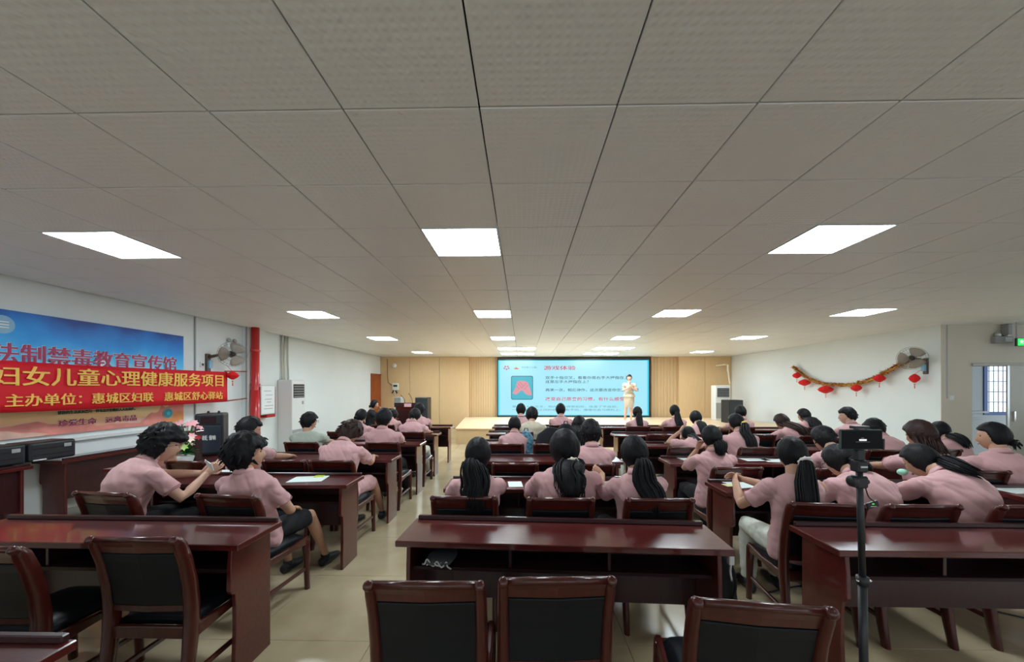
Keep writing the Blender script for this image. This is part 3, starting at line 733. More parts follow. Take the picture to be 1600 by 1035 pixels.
        if near and top is PINK: MB().tube([cc + (u * cos(2 * pi * k / seg) * .0785 + w_ * sin(2 * pi * k / seg) * .0785 * .92) * s - up * .006 * s - V((0, .004, 0)) for k in range(seg)], .0018, 5, closed=True).build('trim', PINKD, so)
    if near and not longsleeve:
        for S, E, W, fd, pd, cur, q in arms:
            a = (E - S).normalized(); c = S.lerp(E, sleeve + .145); u = a.orthogonal().normalized(); w_ = a.cross(u)
            MB().tube([c + (u * cos(2 * pi * k / 20) + w_ * sin(2 * pi * k / 20)) * .066 * s for k in range(20)], .0022, 5, closed=True).build('cuff_trim', PINKD if top is PINK else top, so, smooth=True)
    # lower garment
    b = MB(); b.tube([P[1] - V((0, 0, .0)), P[3]], [.160 * wid, .158 * wid], 16, side=SX, ry=.118 * s, rnd=.5)
    for hp, K, A in L:
        if legs == 'shorts': b.tube([hp, hp.lerp(K, .5), hp.lerp(K, .86)], [.094 * s, .090 * s, .086 * s], 14, rnd=.3)
        else: b.tube([hp, hp.lerp(K, .5), K, K.lerp(A, .4), K.lerp(A, .93)], [.092 * s, .086 * s, .072 * s, .066 * s, .056 * s], 14, rnd=.4)
    me = remesh(b, vox * 1.3, 4, legs); me.update(); folds(me, .007, None, seed + 50); me.materials.clear(); me.materials.append(legc); me.polygons.foreach_set('use_smooth', [True] * len(me.polygons)); put(legs, me, root)
    for hp, K, A in L:
        MB().tube([V((A.x, A.y - .055, .040)), V((A.x, A.y, .045)), V((A.x, A.y + .08, .036)), V((A.x, A.y + .17, .026))], [.034, .038, .043, .034], 12, side=(1, 0, 0), ry=[.038, .044, .035, .022], rnd=.6).tube([V((A.x, A.y, .05)), V((A.x, A.y - .004, .095))], [.038, .038], 12, side=(1, 0, 0)).build('shoe', shoec, root, smooth=True)
    # hair
    hm = hcol or HAIR; b = MB(); rd = random.Random(seed)
    thick = {'short': .021, 'mop': .030, 'curly': .046, 'pony': .016, 'bun': .017, 'long': .022, 'crop': .013}[hair]
    amp = {'short': .006, 'mop': .009, 'curly': .018, 'pony': .003, 'bun': .003, 'long': .004, 'crop': .004}[hair]
    hf = head_fn(hs, fem); so_ = V((seed * 5.3, 0, 0))
    nape = {'short': -.80, 'mop': -.98, 'curly': -.90, 'pony': -.90, 'bun': -.90, 'long': -1.05, 'crop': -.72}[hair]
    def hfn(d):
        p = hf(d); nrm = V((p.x / .080 ** 2, p.y / .098 ** 2, p.z / .118 ** 2)).normalized()
        # hairline: front above the forehead, sides in front of the ears, back down to the nape
        fullh = hair in ('mop', 'long', 'curly'); mid = -.38 if (fem or fullh) else -.05
        if d.y > .50: line = .42 + .12 * (d.y - .25) - (.30 if hair in ('mop', 'curly') else .16) * max(0, 1 - abs(d.x) * .9) * (hair != 'pony' and hair != 'bun')
        elif d.y > .16: line = lerp(mid, .40, (d.y - .16) / .34)
        else: line = lerp(nape, mid, min(1, max(0, (d.y + .45) / .55)))
        k = min(1, max(0, (d.z - line) / .10 + .5)); k = k * k * (3 - 2 * k)
        if hair == 'curly': nn = noise.noise(d * 5.5 + so_) + .5 * noise.noise(d * 12 + so_)
        else: nn = noise.noise(V((d.x * 5, d.y * 5, d.z * 1.6)) + so_) + .7 * noise.noise(V((d.x * 16, d.y * 16, d.z * 2.4)) + so_)
        crown = .5 + .5 * max(0, d.z + .2)
        return p + nrm * (lerp(-.012, thick * (.8 + .5 * crown) + amp * nn, k)) * hs
    b.ell(HC, 0, HR, nu=56 if near else 36, nv=40 if near else 26, fn=hfn)
    if hair in ('short', 'mop', 'crop', 'curly'):       # loose locks break the outline
        m = {'short': 26, 'mop': 46, 'crop': 0, 'curly': 60}[hair]
        for k in range(m if near else m // 2):
            d = V((rd.gauss(0, 1), rd.gauss(-.25, 1), rd.uniform(-.3, 1.2))).normalized()
            if d.y > .35 and d.z < .45 or d.z < nape: continue
            p0 = HC + HR @ (hfn(d) * .97); out = (HR @ d).normalized(); dn = (HR @ V((d.x * .6, d.y * .6 - (.2 if d.y < 0 else -.5), -1))).normalized(); ln = rd.uniform(.02, .045) * (1 if hair != 'short' else .7)
            if hair == 'curly': dn = V((rd.uniform(-1, 1), rd.uniform(-1, 1), rd.uniform(-1, .5))).normalized()
            b.tube([p0, p0 + (dn + out * .28) * ln * .6, p0 + (dn + out * .12) * ln * 1.2], [.009, .007, .002], 5)
    if hair == 'mop' or hair == 'short':                # fringe
        for k in range(14):
            u = k / 13 * 2 - 1; d = V((u * .75, .72, .55)).normalized(); p0 = HC + HR @ (hfn(d) * .98); dn = HR @ V((rd.uniform(-.2, .3), .25, -1))
            b.tube([p0, p0 + dn * .02 * (1 if hair == 'mop' else .4), p0 + dn * (.038 if hair == 'mop' else .014) + HR @ V((0, -.006, 0))], [.010, .008, .002], 5)
    back = [P[i] - V((0, T[i].z, -T[i].y)) * (prof(HD, tt[i]) * s * sqrt(wide) + .040) for i in range(n)]
    H = None
    if hair == 'pony':
        p0 = HC + HR @ (V((0, -.092, hy if False else tie[2] if tie else 0)) * hs); p1 = p0 + HR @ V((0, -.035, -.018)) * hs
        pts = [p0, p1]; Lr = tail * s; acc = 0; prev = p1; i = n - 2
        if turn: pass
        while i >= 0 and acc < Lr:
            q = back[i] + V((tdx * (1 - exp(-acc * 6)) + side * 0, 0, 0))
            if q.z < prev.z - .01: acc += (q - prev).length; pts.append(q); prev = q
            i -= 2
        if acc < Lr: pts.append(prev + V((tdx * .1, 0, -(Lr - acc))))
        path = catmull(pts, 16)
        sp = lambda t: tail_r * s * (.42 + 1.1 * min(1, t * 3.5) - .55 * max(0, t - .6) / .4)
        b.tube(path, [sp(i / 16) * .86 * (1 if i < 12 else 1 - (i - 12) * .24) for i in range(17)], 12, side=SX, ry=[sp(i / 16) * .50 * (1 if i < 12 else 1 - (i - 12) * .24) for i in range(17)])
        bundle(b, path, sp, 80 if near else 30, .0062 if near else .010, seed, flat=.6, wav=wavy * .7, sideax=SX)
    elif hair == 'long':
        for ang in range(7):
            a = radians(-90 + (ang - 3) * 26); d = V((cos(a) * .98, sin(a), -.30)).normalized(); p0 = HC + HR @ (hf(d) * 1.0 + d * .010)
            j = n - 2; acc = 0; pts = [HC + HR @ (hf(V((d.x, d.y, .25)).normalized()) * 1.08), p0]; prev = p0
            while j >= 0 and acc < tail * s:
                q = back[j] + V((d.x * .085 * wid + tdx * min(1, acc * 5), .02 * (1 - abs(d.y)), 0))
                if q.z < prev.z - .012: acc += (q - prev).length; pts.append(q); prev = q
                j -= 2
            if acc < tail * s: pts.append(prev + V((tdx * .2, 0, -(tail * s - acc))))
            bundle(b, catmull(pts, 12), lambda t: (.026 + .012 * t) * s, 16 if near else 7, .0085 if near else .013, seed * 9 + ang, flat=.6, wav=.004, sideax=SX)
    elif hair == 'bun':
        c = HC + HR @ (V((0, -.105, -.045)) * hs); b.ell(c, (.040 * hs, .030 * hs, .034 * hs), HR, nu=14, nv=10, fn=None)
        for k in range(10): a = rd.uniform(0, 6.28); b.tube([c, c + V((cos(a) * .03, -.02, sin(a) * .03)), c + V((cos(a) * .045, -.03, sin(a) * .045 - .02))], [.01, .008, .002], 5)
    ho = b.build('hair', hm, root, smooth=True)
    if hair == 'pony' and tie and tie[0]:
        c = p0.lerp(p1, .75); ax = (p1 - p0).normalized(); u = SX; w_ = ax.cross(u).normalized(); k_ = tie[1]; tm = tie[0]
        MB().tube([c + (u * cos(2 * pi * k / 18) + w_ * sin(2 * pi * k / 18)) * (.024 + k_ * .6) * (1 + .10 * (k % 2) * (k_ > .008)) for k in range(18)], [k_ * (1 + .25 * (k % 2)) for k in range(18)], 8, closed=True).build('hair_tie', tm, ho, smooth=True)
    if glasses:
        for q in (-1, 1):
            c = HC + HR @ (V((q * .032, .104, .008)) * hs); R_ = [c + HR @ V((cos(2 * pi * k / 16) * .022, -.003 * abs(cos(2 * pi * k / 16)), sin(2 * pi * k / 16) * .018)) for k in range(16)]
            MB().tube(R_, .0016, 5, closed=True).tube([HC + HR @ (V((q * .054, .100, .012)) * hs), HC + HR @ (V((q * .078, .04, .010)) * hs), HC + HR @ (V((q * .080, -.015, .006)) * hs)], .0016, 5).build('glasses', GLASSF, root)
    root['_hc'] = list(HC)
    return root, HC, P, T

def solve(label, px, py, col, row, dy=-.45, rz=0, s=1.0, **k):
    """find x and the forward lean that put the head centre where the photograph shows it"""
    fem = k.get('fem', False); side = k.get('side', 0); nod = k.get('nod', .2); curve = k.get('curve', .25); seat = k.get('seat', .455)
    Y = ROWY[col][row] + dy; lo, hi = -.12, 1.15
    def head(lean):
        P, T = spine_pts(s, seat + .085 * s, lean, curve, side); th = atan2(T[-1].y, T[-1].z); a = th * .75 + .18 + nod * .25
        nd = V((sin(side) * .8, sin(a), cos(a))).normalized(); return P[-1] + nd * .141 * s + V((0, .012, 0))
    for _ in range(24):
        m = (lo + hi) / 2; h = head(m); wy_ = Y + h.x * sin(rz) + h.y * cos(rz); tz = aty(px, py, wy_).z
        if h.z > tz: lo = m
        else: hi = m
    h = head(m); wy_ = Y + h.x * sin(rz) + h.y * cos(rz); X = aty(px, py, wy_).x - (h.x * cos(rz) - h.y * sin(rz))
    return person(label, X, Y, rz, s=s, lean=m, **k)
CREAMT = mat('cream_tie', (.75, .70, .55), .8); PEARL = mat('pearl_tie', (.75, .72, .70), .3); YELT = mat('yellow_clip', (.85, .75, .15), .5)
DKT = mat('black_tie', (.02, .02, .02), .7); MINT = mat('mint_cloth', (.35, .70, .55), .8)
R_ = radians
# second row
solve('girl in pink with thick wavy low ponytail, left of three, second centre desk', 747, 703, 'C', 2, rz=R_(2), s=.95, fem=True, near=True, hair='pony', tie=(DKT, .006, -.035), tail=.33, tail_r=.066, wavy=.020, nod=.05, turn=-.25, hands=('lap', 'desk'), wide=.95, tdx=-.01)
solve('broad girl in pink with a cream tie on her loose ponytail, middle of three', 882, 703, 'C', 2, dy=-.41, rz=R_(1), s=1.0, hsc=1.16, fem=True, near=True, hair='pony', tie=(CREAMT, .017, -.055), tail=.27, tail_r=.072, wavy=.022, nod=.0, turn=.30, hands=('desk', 'desk'), wide=1.25, tdx=.02, collar=True, apart=.22)
solve('girl in pink raising her left hand, long brown-black side ponytail, right of three', 991, 704, 'C', 2, rz=R_(4), s=.97, fem=True, near=True, hair='pony', tie=(DKT, .006, -.03), tail=.38, tail_r=.056, nod=.05, turn=.1, hands=('left', 'desk'), wide=1.0, tdx=.07, side=-.05)
solve('curly-haired person in glasses and pink shirt holding a card at the second left desk', 255, 697, 'L', 2, dy=-.38, rz=R_(-24), s=1.04, near=True, hair='curly', nod=.12, turn=-.55, hands=('right', 'right'), wide=1.15, glasses=True, legc=BLACKC, skin=SKINF)
solve('black-haired person in pink shirt and black shorts leaning back in the aisle seat', 384, 708, 'L', 2, dy=-.48, rz=R_(-6), s=.94, hsc=1.16, side=-.20, near=True, hair='mop', nod=-.12, turn=-.75, roll=.15, hands=('lap', 'lap'), wide=1.15, legs='shorts', feet=(.0, .16), knee=.46, curve=.1)
solve('girl in pink with a straight waist-long ponytail and pearl hair tie, looking left', 1237, 703, 'R', 2, dy=-.43, rz=R_(-8), s=.98, hsc=.93, fem=True, near=True, hair='pony', tie=(PEARL, .010, -.02), tail=.50, tail_r=.044, nod=.02, turn=.22, hands=((-.24, .34, .87), (-.17, .37, .88)), wide=.95, legc=WHITEC, tdx=-.02, collar=False, feet=(-.05, .05))
solve('person in glasses and pink shirt writing with head bowed, behind the phone stand', 1312, 722, 'R', 2, rz=R_(-2), s=1.0, fem=True, near=True, hair='pony', tie=(DKT, .006, -.03), tail=.10, tail_r=.04, nod=.55, turn=.15, hands=('desk', 'desk'), wide=1.12, glasses=True, curve=.6)
solve('girl in pink slumped over the second right desk with mint cloth at her wrist', 1440, 722, 'R', 2, dy=-.44, rz=R_(2), s=1.02, fem=True, near=True, hair='pony', tie=(DKT, .007, -.02), tail=.20, tail_r=.045, nod=.50, turn=.35, hands=('fold', 'desk'), wide=1.15, curve=.85, side=.0, tdx=.10)
# third row
solve('short-haired man in pink shirt seen in right profile at the third left desk', 389, 663, 'L', 3, rz=R_(-8), s=1.0, near=True, hair='short', nod=.15, turn=-.55, hands=('desk', 'desk'), wide=1.0)
solve('brown-haired person in pink bent low over the third left desk, pink shorts', 547, 677, 'L', 3, rz=R_(-6), s=1.02, near=True, hair='mop', hcol=HAIRB, nod=.85, turn=-.1, hands=('desk', 'desk'), wide=1.12, curve=.75, legs='shorts', legc=PINK, feet=(0, .2), knee=.46)
solve('man in pink polo with cropped hair seated upright at the third centre desk', 923, 675, 'C', 3, rz=0, s=.98, near=True, hair='short', nod=.1, turn=0, hands=('desk', 'desk'), wide=1.1)
solve('girl in pink with hands raised to her face at the third right desk', 1112, 679, 'R', 3, rz=R_(-2), s=.93, fem=True, near=True, hair='pony', tie=(DKT, .004, -.05), tail=.10, tail_r=.045, nod=.1, turn=.2, hands=('face', 'face'), wide=1.05)
solve('man in pink polo with rounded short hair between two ponytailed girls, third right desk', 1287, 687, 'R', 3, dy=-.44, rz=0, s=1.0, near=True, hair='short', nod=.25, turn=.1, hands=('desk', 'desk'), wide=1.0)
solve('woman in pink with loose shoulder-long brown hair at the third far right desk', 1438, 680, 'Q', 3, rz=R_(-4), s=1.02, fem=True, near=True, hair='long', hcol=HAIRB, nod=.2, turn=.3, hands=('desk', 'desk'), wide=1.05, tail=.14)
solve('woman in pink with a loose low bun looking left at the right picture edge', 1552, 676, 'Q', 3, rz=R_(-6), s=1.0, fem=True, near=True, hair='bun', nod=.05, turn=.95, hands=('desk', 'desk'), wide=1.15)
# fourth row
solve('man in grey-green tee shirt and glasses at the fourth left desk', 483, 656, 'L', 4, s=.97, hair='short', nod=.1, turn=-.5, hands=('desk', 'desk'), top=GREEN, glasses=True, collar=False, wide=1.15, legc=WHITEC)
solve('broad man in pink polo with short black hair and black trousers, fourth left desk', 600, 653, 'L', 4, s=1.03, hair='short', nod=.1, turn=-.2, hands=('desk', 'desk'), wide=1.2, feet=(0, .15))
solve('short-haired man in pink at the fourth centre desk left of the black backpack', 804, 665, 'C', 4, s=.93, hair='crop', nod=.1, hands=('desk', 'desk'), wide=1.0)
solve('long black-haired woman leaning right beside the backpacks, fourth centre desk', 905, 664, 'C', 4, dy=-.34, s=.95, fem=True, hair='long', nod=.35, turn=-.1, hands=('desk', 'desk'), top=WHITEC, tail=.40, tdx=.03, side=.03, collar=False)
solve('girl in pink with lilac hair clips holding her head, fourth right desk', 1076, 680, 'R', 4, s=.93, fem=True, hair='pony', tie=(DKT, .005, -.06), tail=.08, nod=.5, hands=('head', 'desk'), curve=.5)
solve('girl in pink with a yellow clip on her long ponytail, fourth right desk', 1150, 662, 'R', 4, rz=R_(-2), s=1.0, fem=True, hair='pony', tie=(YELT, .012, .0), tail=.48, tail_r=.045, nod=.15, turn=.45, hands=('desk', 'desk'), wide=1.15, tdx=.04)
solve('person in pink hidden behind the phone screen, rounded black hair', 1366, 671, 'Q', 4, s=.98, hair='short', nod=.2, hands=('desk', 'desk'))
solve('woman in pink with white tie on black ponytail behind the brown-haired woman', 1469, 674, 'Q', 4, s=.93, fem=True, hair='pony', tie=(WHITEC, .009, -.04), tail=.25, tail_r=.05, nod=.1, hands=('desk', 'desk'))
# fifth row
solve('dark-haired girl in pink with a low bun at the fifth left desk', 564, 645, 'L', 5, rz=R_(-6), s=.95, fem=True, hair='bun', nod=.3, turn=-.3, hands=('desk', 'desk'))
solve('girl in pink with white headphones bowed at the aisle end of the fifth left desk', 648, 650, 'L', 5, rz=R_(-4), s=1.0, fem=True, hair='bun', nod=.5, hands=('desk', 'far'), wide=1.15, curve=.5, legc=WHITEC, feet=(0, .1))
solve('short-haired person in cream shirt in the fifth centre row', 831, 649, 'C', 5, s=1.0, hair='short', nod=.1, hands=('desk', 'desk'), top=CREAM, collar=False, wide=1.1)
solve('girl in pink with a low tied ponytail at the fifth right desk', 1087, 654, 'R', 5, s=.97, fem=True, hair='pony', tie=(WHITEC, .007, -.05), tail=.35, nod=.1, hands=('desk', 'desk'), wide=1.05)
solve('girl in pink bent over with long brown hair sliding down her right side', 1222, 660, 'Q', 5, rz=R_(10), s=1.0, fem=True, hair='long', hcol=HAIRB, nod=.5, turn=.15, hands=('far', 'desk'), curve=.6, tail=.42, wide=1.05, tdx=.05)
solve('young man in pink polo in left profile before the right wall', 1324, 651, 'Q', 5, rz=R_(-4), s=1.03, hair='short', nod=.0, turn=1.15, hands=('desk', 'desk'), skin=SKINF)
# last row
solve('person in pink glimpsed between two heads at the last left desk', 614, 650, 'L', 6, s=.95, hair='short', nod=.5, turn=.0, hands=('desk', 'desk'), curve=.5)
solve('person in pink behind the headphoned girl at the last left desk', 655, 640, 'L', 6, s=1.0, hair='short', nod=.2, hands=('desk', 'desk'), wide=1.15)
solve('black-haired man in pink at the far left of the last centre desk', 814, 637, 'C', 6, s=1.0, hair='crop', nod=.05, hands=('desk', 'desk'))
solve('man in pink in the middle of the last centre desk, below the slide text', 876, 641, 'C', 6, s=1.0, hair='crop', nod=.05, hands=('desk', 'desk'), wide=1.1)
solve('girl in pink with ponytail at the last right desk, just below the presenter', 996, 645, 'R', 6, s=.93, fem=True, hair='pony', tie=(DKT, .004, -.02), tail=.35, nod=.1, hands=('desk', 'desk'))
solve('girl in pink with long straight ponytail before the beige wall board', 1054, 641, 'R', 6, s=.97, fem=True, hair='pony', tie=(DKT, .004, .0), tail=.50, nod=.0, hands=('desk', 'desk'), wide=1.05, tdx=.03)
solve('person in pink in front of the floor speaker by the right wall', 1157, 644, 'Q', 6, s=.98, hair='crop', nod=.1, hands=('desk', 'desk'), wide=1.0)
solve('girl in pink with loose long black hair against the right wall', 1256, 650, 'Q', 6, rz=R_(-6), s=1.0, fem=True, hair='long', nod=.15, turn=.6, hands=('desk', 'desk'), tail=.42)

# presenter on the stage
def presenter():
    p = aty(983, 600, 12.2); X, Y = p.x, p.y; s = .985
    r = thing('person', 'woman presenter in cream dress speaking on the stage before the screen', 'person', (X, Y, SH), pi - .12)
    S = V((1, 0, 0)); b = MB()
    hipz = .86 * s
    P = [V((0, 0, z * s)) for z in (.80, .88, .98, 1.08, 1.18, 1.27, 1.33)]
    W = [.155, .160, .130, .118, .140, .150, .060]; D = [.11, .115, .09, .085, .105, .085, .05]
    b.tube(P, [w - .008 for w in W], 16, side=S, ry=[w - .008 for w in D], rnd=.3)
    b.tube([P[-1] - V((0, 0, .03)), P[-1] + V((0, .01, .06)), P[-1] + V((0, .02, .13))], [.052, .046, .046], 12, side=S)
    legs = []
    for q in (-1, 1):
        h, k, a = V((q * .08, 0, .80)), V((q * .085 + .02, .02, .46)), V((q * .10 + .04, 0, .07)); legs.append(a)
        b.tube([h, h.lerp(k, .5), k, k.lerp(a, .3), k.lerp(a, .8), a], [.080, .070, .050, .050, .032, .030], 12, rnd=.5)
    HC = P[-1] + V((0, .022, .165)); arms = []
    for q in (-1, 1):
        sh = V((q * .150, 0, 1.285 * s)); E, Wr = ik(sh, V((q * .035, .19, 1.17)), .26, .23, V((q * 1.1, -.1, -1))); arms.append((sh, E, Wr, q))
        b.tube([sh, sh.lerp(E, .5), E, E.lerp(Wr, .3), Wr], [.043, .038, .032, .031, .022], 10, rnd=.6)
    me = remesh(b, .010, 3); b = MB(); b.ell(HC, 0, Matrix.Rotation(-.05, 3, 'X'), nu=32, nv=28, fn=head_fn(.93, True))
    for q in (-1, 1): b.ell(HC + V((q * .075, -.006, -.005)), (.008, .016, .028), nu=8, nv=8)
    for sh, E, Wr, q in arms: hand(b, Wr, V((-q * .5, .2, 1)), V((-q, -.4, 0)), .9, .8, left=q < 0)
    join_mesh(me, b); me.materials.clear(); me.materials.append(SKINF); put('body', me, r)
    for q in (-1, 1): put('eye', eye_me, r, HC + V((q * .030, .078, .013)))
    MB().ell((0, 0, 0), (.020, .006, .006), nu=10, nv=6).build('mouth', LIP, r, smooth=True, loc=HC + V((0, .089, -.058)))
    d = MB(); d.tube([V((0, 0, z)) for z in (.52, .62, .74, .86, .97, 1.06, 1.16, 1.255, 1.31)], [.150, .155, .168, .172, .142, .128, .152, .160, .075], 24, side=S, ry=[.120, .122, .128, .126, .102, .095, .118, .096, .060])
    d.tube([V((0, 0, .86)), V((0, 0, .93)), V((0, 0, 1.0))], [.205, .175, .140], 24, side=S, ry=[.155, .128, .100])
    for sh, E, Wr, q in arms: d.tube([sh - S * q * .03, sh, sh.lerp(E, .35)], [.055, .060, .062], 12, rnd=.3)
    me = remesh(d, .010, 2); me.update(); folds(me, .006, None, 77); me.materials.clear(); me.materials.append(CREAM); me.polygons.foreach_set('use_smooth', [True] * len(me.polygons)); put('dress', me, r)
    hf = head_fn(.93, True)
    def hfn(v):
        p = hf(v); nr = v
        line = .40 if v.y > .45 else lerp(-.2, .40, (v.y - .05) / .40) if v.y > .05 else lerp(-.8, -.2, min(1, max(0, (v.y + .45) / .5)))
        k = min(1, max(0, (v.z - line) / .10 + .5)); return p + nr * lerp(-.01, .017, k)
    MB().ell(HC, 0, nu=32, nv=24, fn=hfn).ell(HC + V((0, -.10, -.03)), (.04, .03, .035)).build('hair', HAIR, r, smooth=True)
    for a in legs: MB().tube([V((a.x, -.05, .04)), V((a.x, .02, .045)), V((a.x, .10, .030)), V((a.x, .155, .020))], [.028, .032, .036, .024], 10, side=S, ry=[.035, .036, .026, .016], rnd=.5).box(a.x - .012, a.x + .012, -.07, -.045, 0, .04).build('shoe', CREAMT, r, smooth=True)
    c = arms[1][2] + V((-.03, .01, .10)); m = thing('microphone', 'black handheld microphone in the hands of the presenter', 'microphone', (0, 0, 0))
    M = Matrix.Translation((X, Y, SH)) @ Matrix.Rotation(pi - .12, 4, 'Z'); c0 = M @ V((0, .195, 1.20)); c1 = M @ V((0, .15, 1.36))
    MB().tube([c0, c0.lerp(c1, .75)], [.012, .015], 10).build('handle', BLACKP, m, smooth=True); MB().ell(c1, (.024, .024, .026)).build('grille', GREYP, m, smooth=True)
presenter()
# woman in black at the control desk (sits behind it, facing the lectern)
pb = aty(585, 627, 9.6)
person('woman in black jacket at the control desk beside the stage, hand at her mouth', pb.x - .12, 9.6, R_(-70), s=1.0, fem=True, lean=.10, curve=.1, nod=.05, hair='bun', hands=('desk', 'face'), top=BLACKC, longsleeve=True, collar=False)
place_chair(pb.x - .30, 9.56, -70, 'dark wood chair of the woman in black at the control desk')
# ------------------------------------------------------------------ control corner left of the stage
ct = thing('control_desk', 'low dark red control desk left of the stage with equipment on it', 'desk', (0, 0, 0))
a = aty(600, 0, 10.2); bx0 = a.x; bx1 = aty(622, 0, 10.2).x
MB().box(bx0, bx1, 9.75, 10.25, .72, .75).build('tabletop', WOOD, ct, bevel=.004); MB().box(bx0 + .02, bx0 + .05, 9.78, 10.23, 0, .72).build('side_panel', WOOD, ct); MB().box(bx1 - .05, bx1 - .02, 9.78, 10.23, 0, .72).build('side_panel', WOOD, ct); MB().box(bx0 + .05, bx1 - .05, 9.80, 9.82, .15, .72).build('front_panel', mat('orange_wood', (.32, .09, .03), .45), ct)
mn = thing('monitor', 'small black monitor on the control desk', 'monitor', (bx0 + .17, 10.0, .75), .1)
MB().box(-.17, .17, -.012, .012, .07, .28).build('display', BLACKP, mn, bevel=.004); MB().box(-.08, .08, -.06, .06, 0, .012).box(-.02, .02, -.01, .01, .012, .08).build('stand', BLACKP, mn)
bt = thing('bottle', 'clear water bottle at the edge of the control desk', 'bottle', (bx1 - .05, 9.95, .75))
MB().tube([(0, 0, 0), (0, 0, .14), (0, 0, .17), (0, 0, .19)], [.03, .03, .014, .013], 12).build('bottle_body', mat('clear_plastic', (.65, .75, .8), .1, .5, alpha=.6), bt, smooth=True); MB().tube([(0, 0, .19), (0, 0, .21)], .015, 10).build('cap', WHITEP, bt)
# lectern
lx0, lx1 = aty(618, 0, 10.9).x, aty(650, 0, 10.9).x
lc = thing('lectern', 'tall dark red lectern with nameplate and gooseneck microphones left of the stage', 'lectern', (0, 0, 0))
MB().box(lx0, lx1, 10.9, 11.4, 0, 1.02).build('body', WOOD, lc, bevel=.01); MB().prism([(10.86, 1.02), (11.46, 1.02), (11.46, 1.08), (10.86, 1.15)], lambda p: V((lx0 - .03, p[0], p[1])), lambda p: V((lx1 + .03, p[0], p[1]))).build('top', WOODD, lc, bevel=.006)
MB().box(lx0 + .05, lx1 - .05, 10.885, 10.9, .12, .92).build('front_panel', WOODD, lc, bevel=.004)
n1 = aty(631, 0, 10.8).x; n2 = aty(642, 0, 10.8).x
MB().box(n1, n2, 10.83, 10.845, 1.03, 1.13).build('nameplate', mat('pink_card', (.8, .45, .5), .6), lc)
for k, (a0, b0) in enumerate(((628, 618), (640, 616))):
    q = aty(a0, b0, 11.0); f = aty(a0 + 3, 632, 11.0)
    mm = MB().tube([(f.x, 11.1, 1.10), (f.x, 11.05, 1.25), (q.x + .02, 11.0, q.z - .05), (q.x, 10.95, q.z)], .008, 6).build('microphone_stem', BLACKP, lc); MB().ell((q.x, 10.94, q.z), (.02, .03, .02)).build('microphone_head', PINKD, mm, smooth=True)
# grey box and wall boxes over the control desk
gx = aty(622, 0, 11.9)
gb = thing('equipment_cabinet', 'small pale cabinet with rounded box on top behind the lectern', 'cabinet', (0, 0, 0))
g0, g1 = aty(615, 0, 12.1).x, aty(628.5, 0, 12.1).x
MB().box(g0, g1, 12.1, 12.5, 0, 1.02).build('body', WHITEP, gb, bevel=.01); MB().box(g0 + .01, g1 - .05, 12.1, 12.45, 1.02, 1.28).build('printer_body', GREYP, gb, bevel=.02)
MB().box(g0, g1 + .02, 12.08, 12.5, 1.0, 1.03).build('tray', mat('pale_green', (.55, .65, .50), .5), gb)
w1 = aty(618, 604, YB - .25)
wb = thing('wall_box', 'white control box on the beige wall above the lectern', 'control box', (w1.x, YB - .24, w1.z)); MB().box(-.12, .12, -.04, .018, -.14, .12).build('case', WHITEP, wb, bevel=.01); MB().box(-.08, .08, -.045, -.04, -.02, .06).build('display', BLACKP, wb)
w2 = aty(617, 613, YB - .25)
wb = thing('wall_bracket', 'white bracket with two black clips under the control box', 'bracket', (w2.x, YB - .24, w2.z)); MB().tube([(0, -.01, -.12), (0, -.03, .05), (.02, -.03, .10)], .03, 8).build('stem', WHITEP, wb, smooth=True)
for q in (-1, 1): MB().tube([(q * .03, -.03, .06), (q * .10, -.05, -.04)], .025, 8, rnd=.5).build('clip', BLACKP, wb, smooth=True)
cw = MB(); q1, q2, q3 = aty(605, 561, YB - .235), aty(605.5, 590, YB - .235), aty(612, 602, YB - .235)
tag(cw.tube([q1, q2, q2 + V((.03, 0, -.2)), q3], .012, 6).build('cable', mat('brown_cable', (.18, .09, .06), .5)), 'brown cable running down the beige wall to the control box', 'cable')
q = aty(616, 571.5, YB - .25); cm = thing('ceiling_camera', 'small white dome camera on the beige wall left of the screen', 'camera', (q.x, YB - .24, q.z)); MB().ell((0, -.03, 0), (.08, .06, .08)).build('dome', WHITEP, cm, smooth=True); MB().tube([(0, .018, 0), (0, -.01, 0)], .09, 14).build('base', WHITEP, cm)
def pa_speaker(name, label, px0, px1, top, Y, dep, z0=0):
    x0, x1 = aty(px0, 0, Y).x, aty(px1, 0, Y).x; z1 = aty(px0, top, Y).z
    t = thing(name, label, 'speaker', ((x0 + x1) / 2, Y + dep / 2, z0)); w_ = (x1 - x0) / 2; h = z1 - z0
    MB().box(-w_, w_, -dep / 2, dep / 2, 0, h).build('cabinet', BLACKP, t, bevel=.015)
    MB().box(-w_ + .02, w_ - .02, -dep / 2 - .008, -dep / 2, .03, h - .03).build('grille', mat('speaker_grille', (.03, .045, .055), .6), t, bevel=.004)
pa_speaker('floor_speaker', 'tall black floor speaker between the lectern and the stage', 648.5, 668, 621.5, 12.3, .5)
pa_speaker('floor_speaker', 'black floor speaker in the corner by the right wall', 1139.5, 1161.5, 625.5, 12.0, .5, SH)
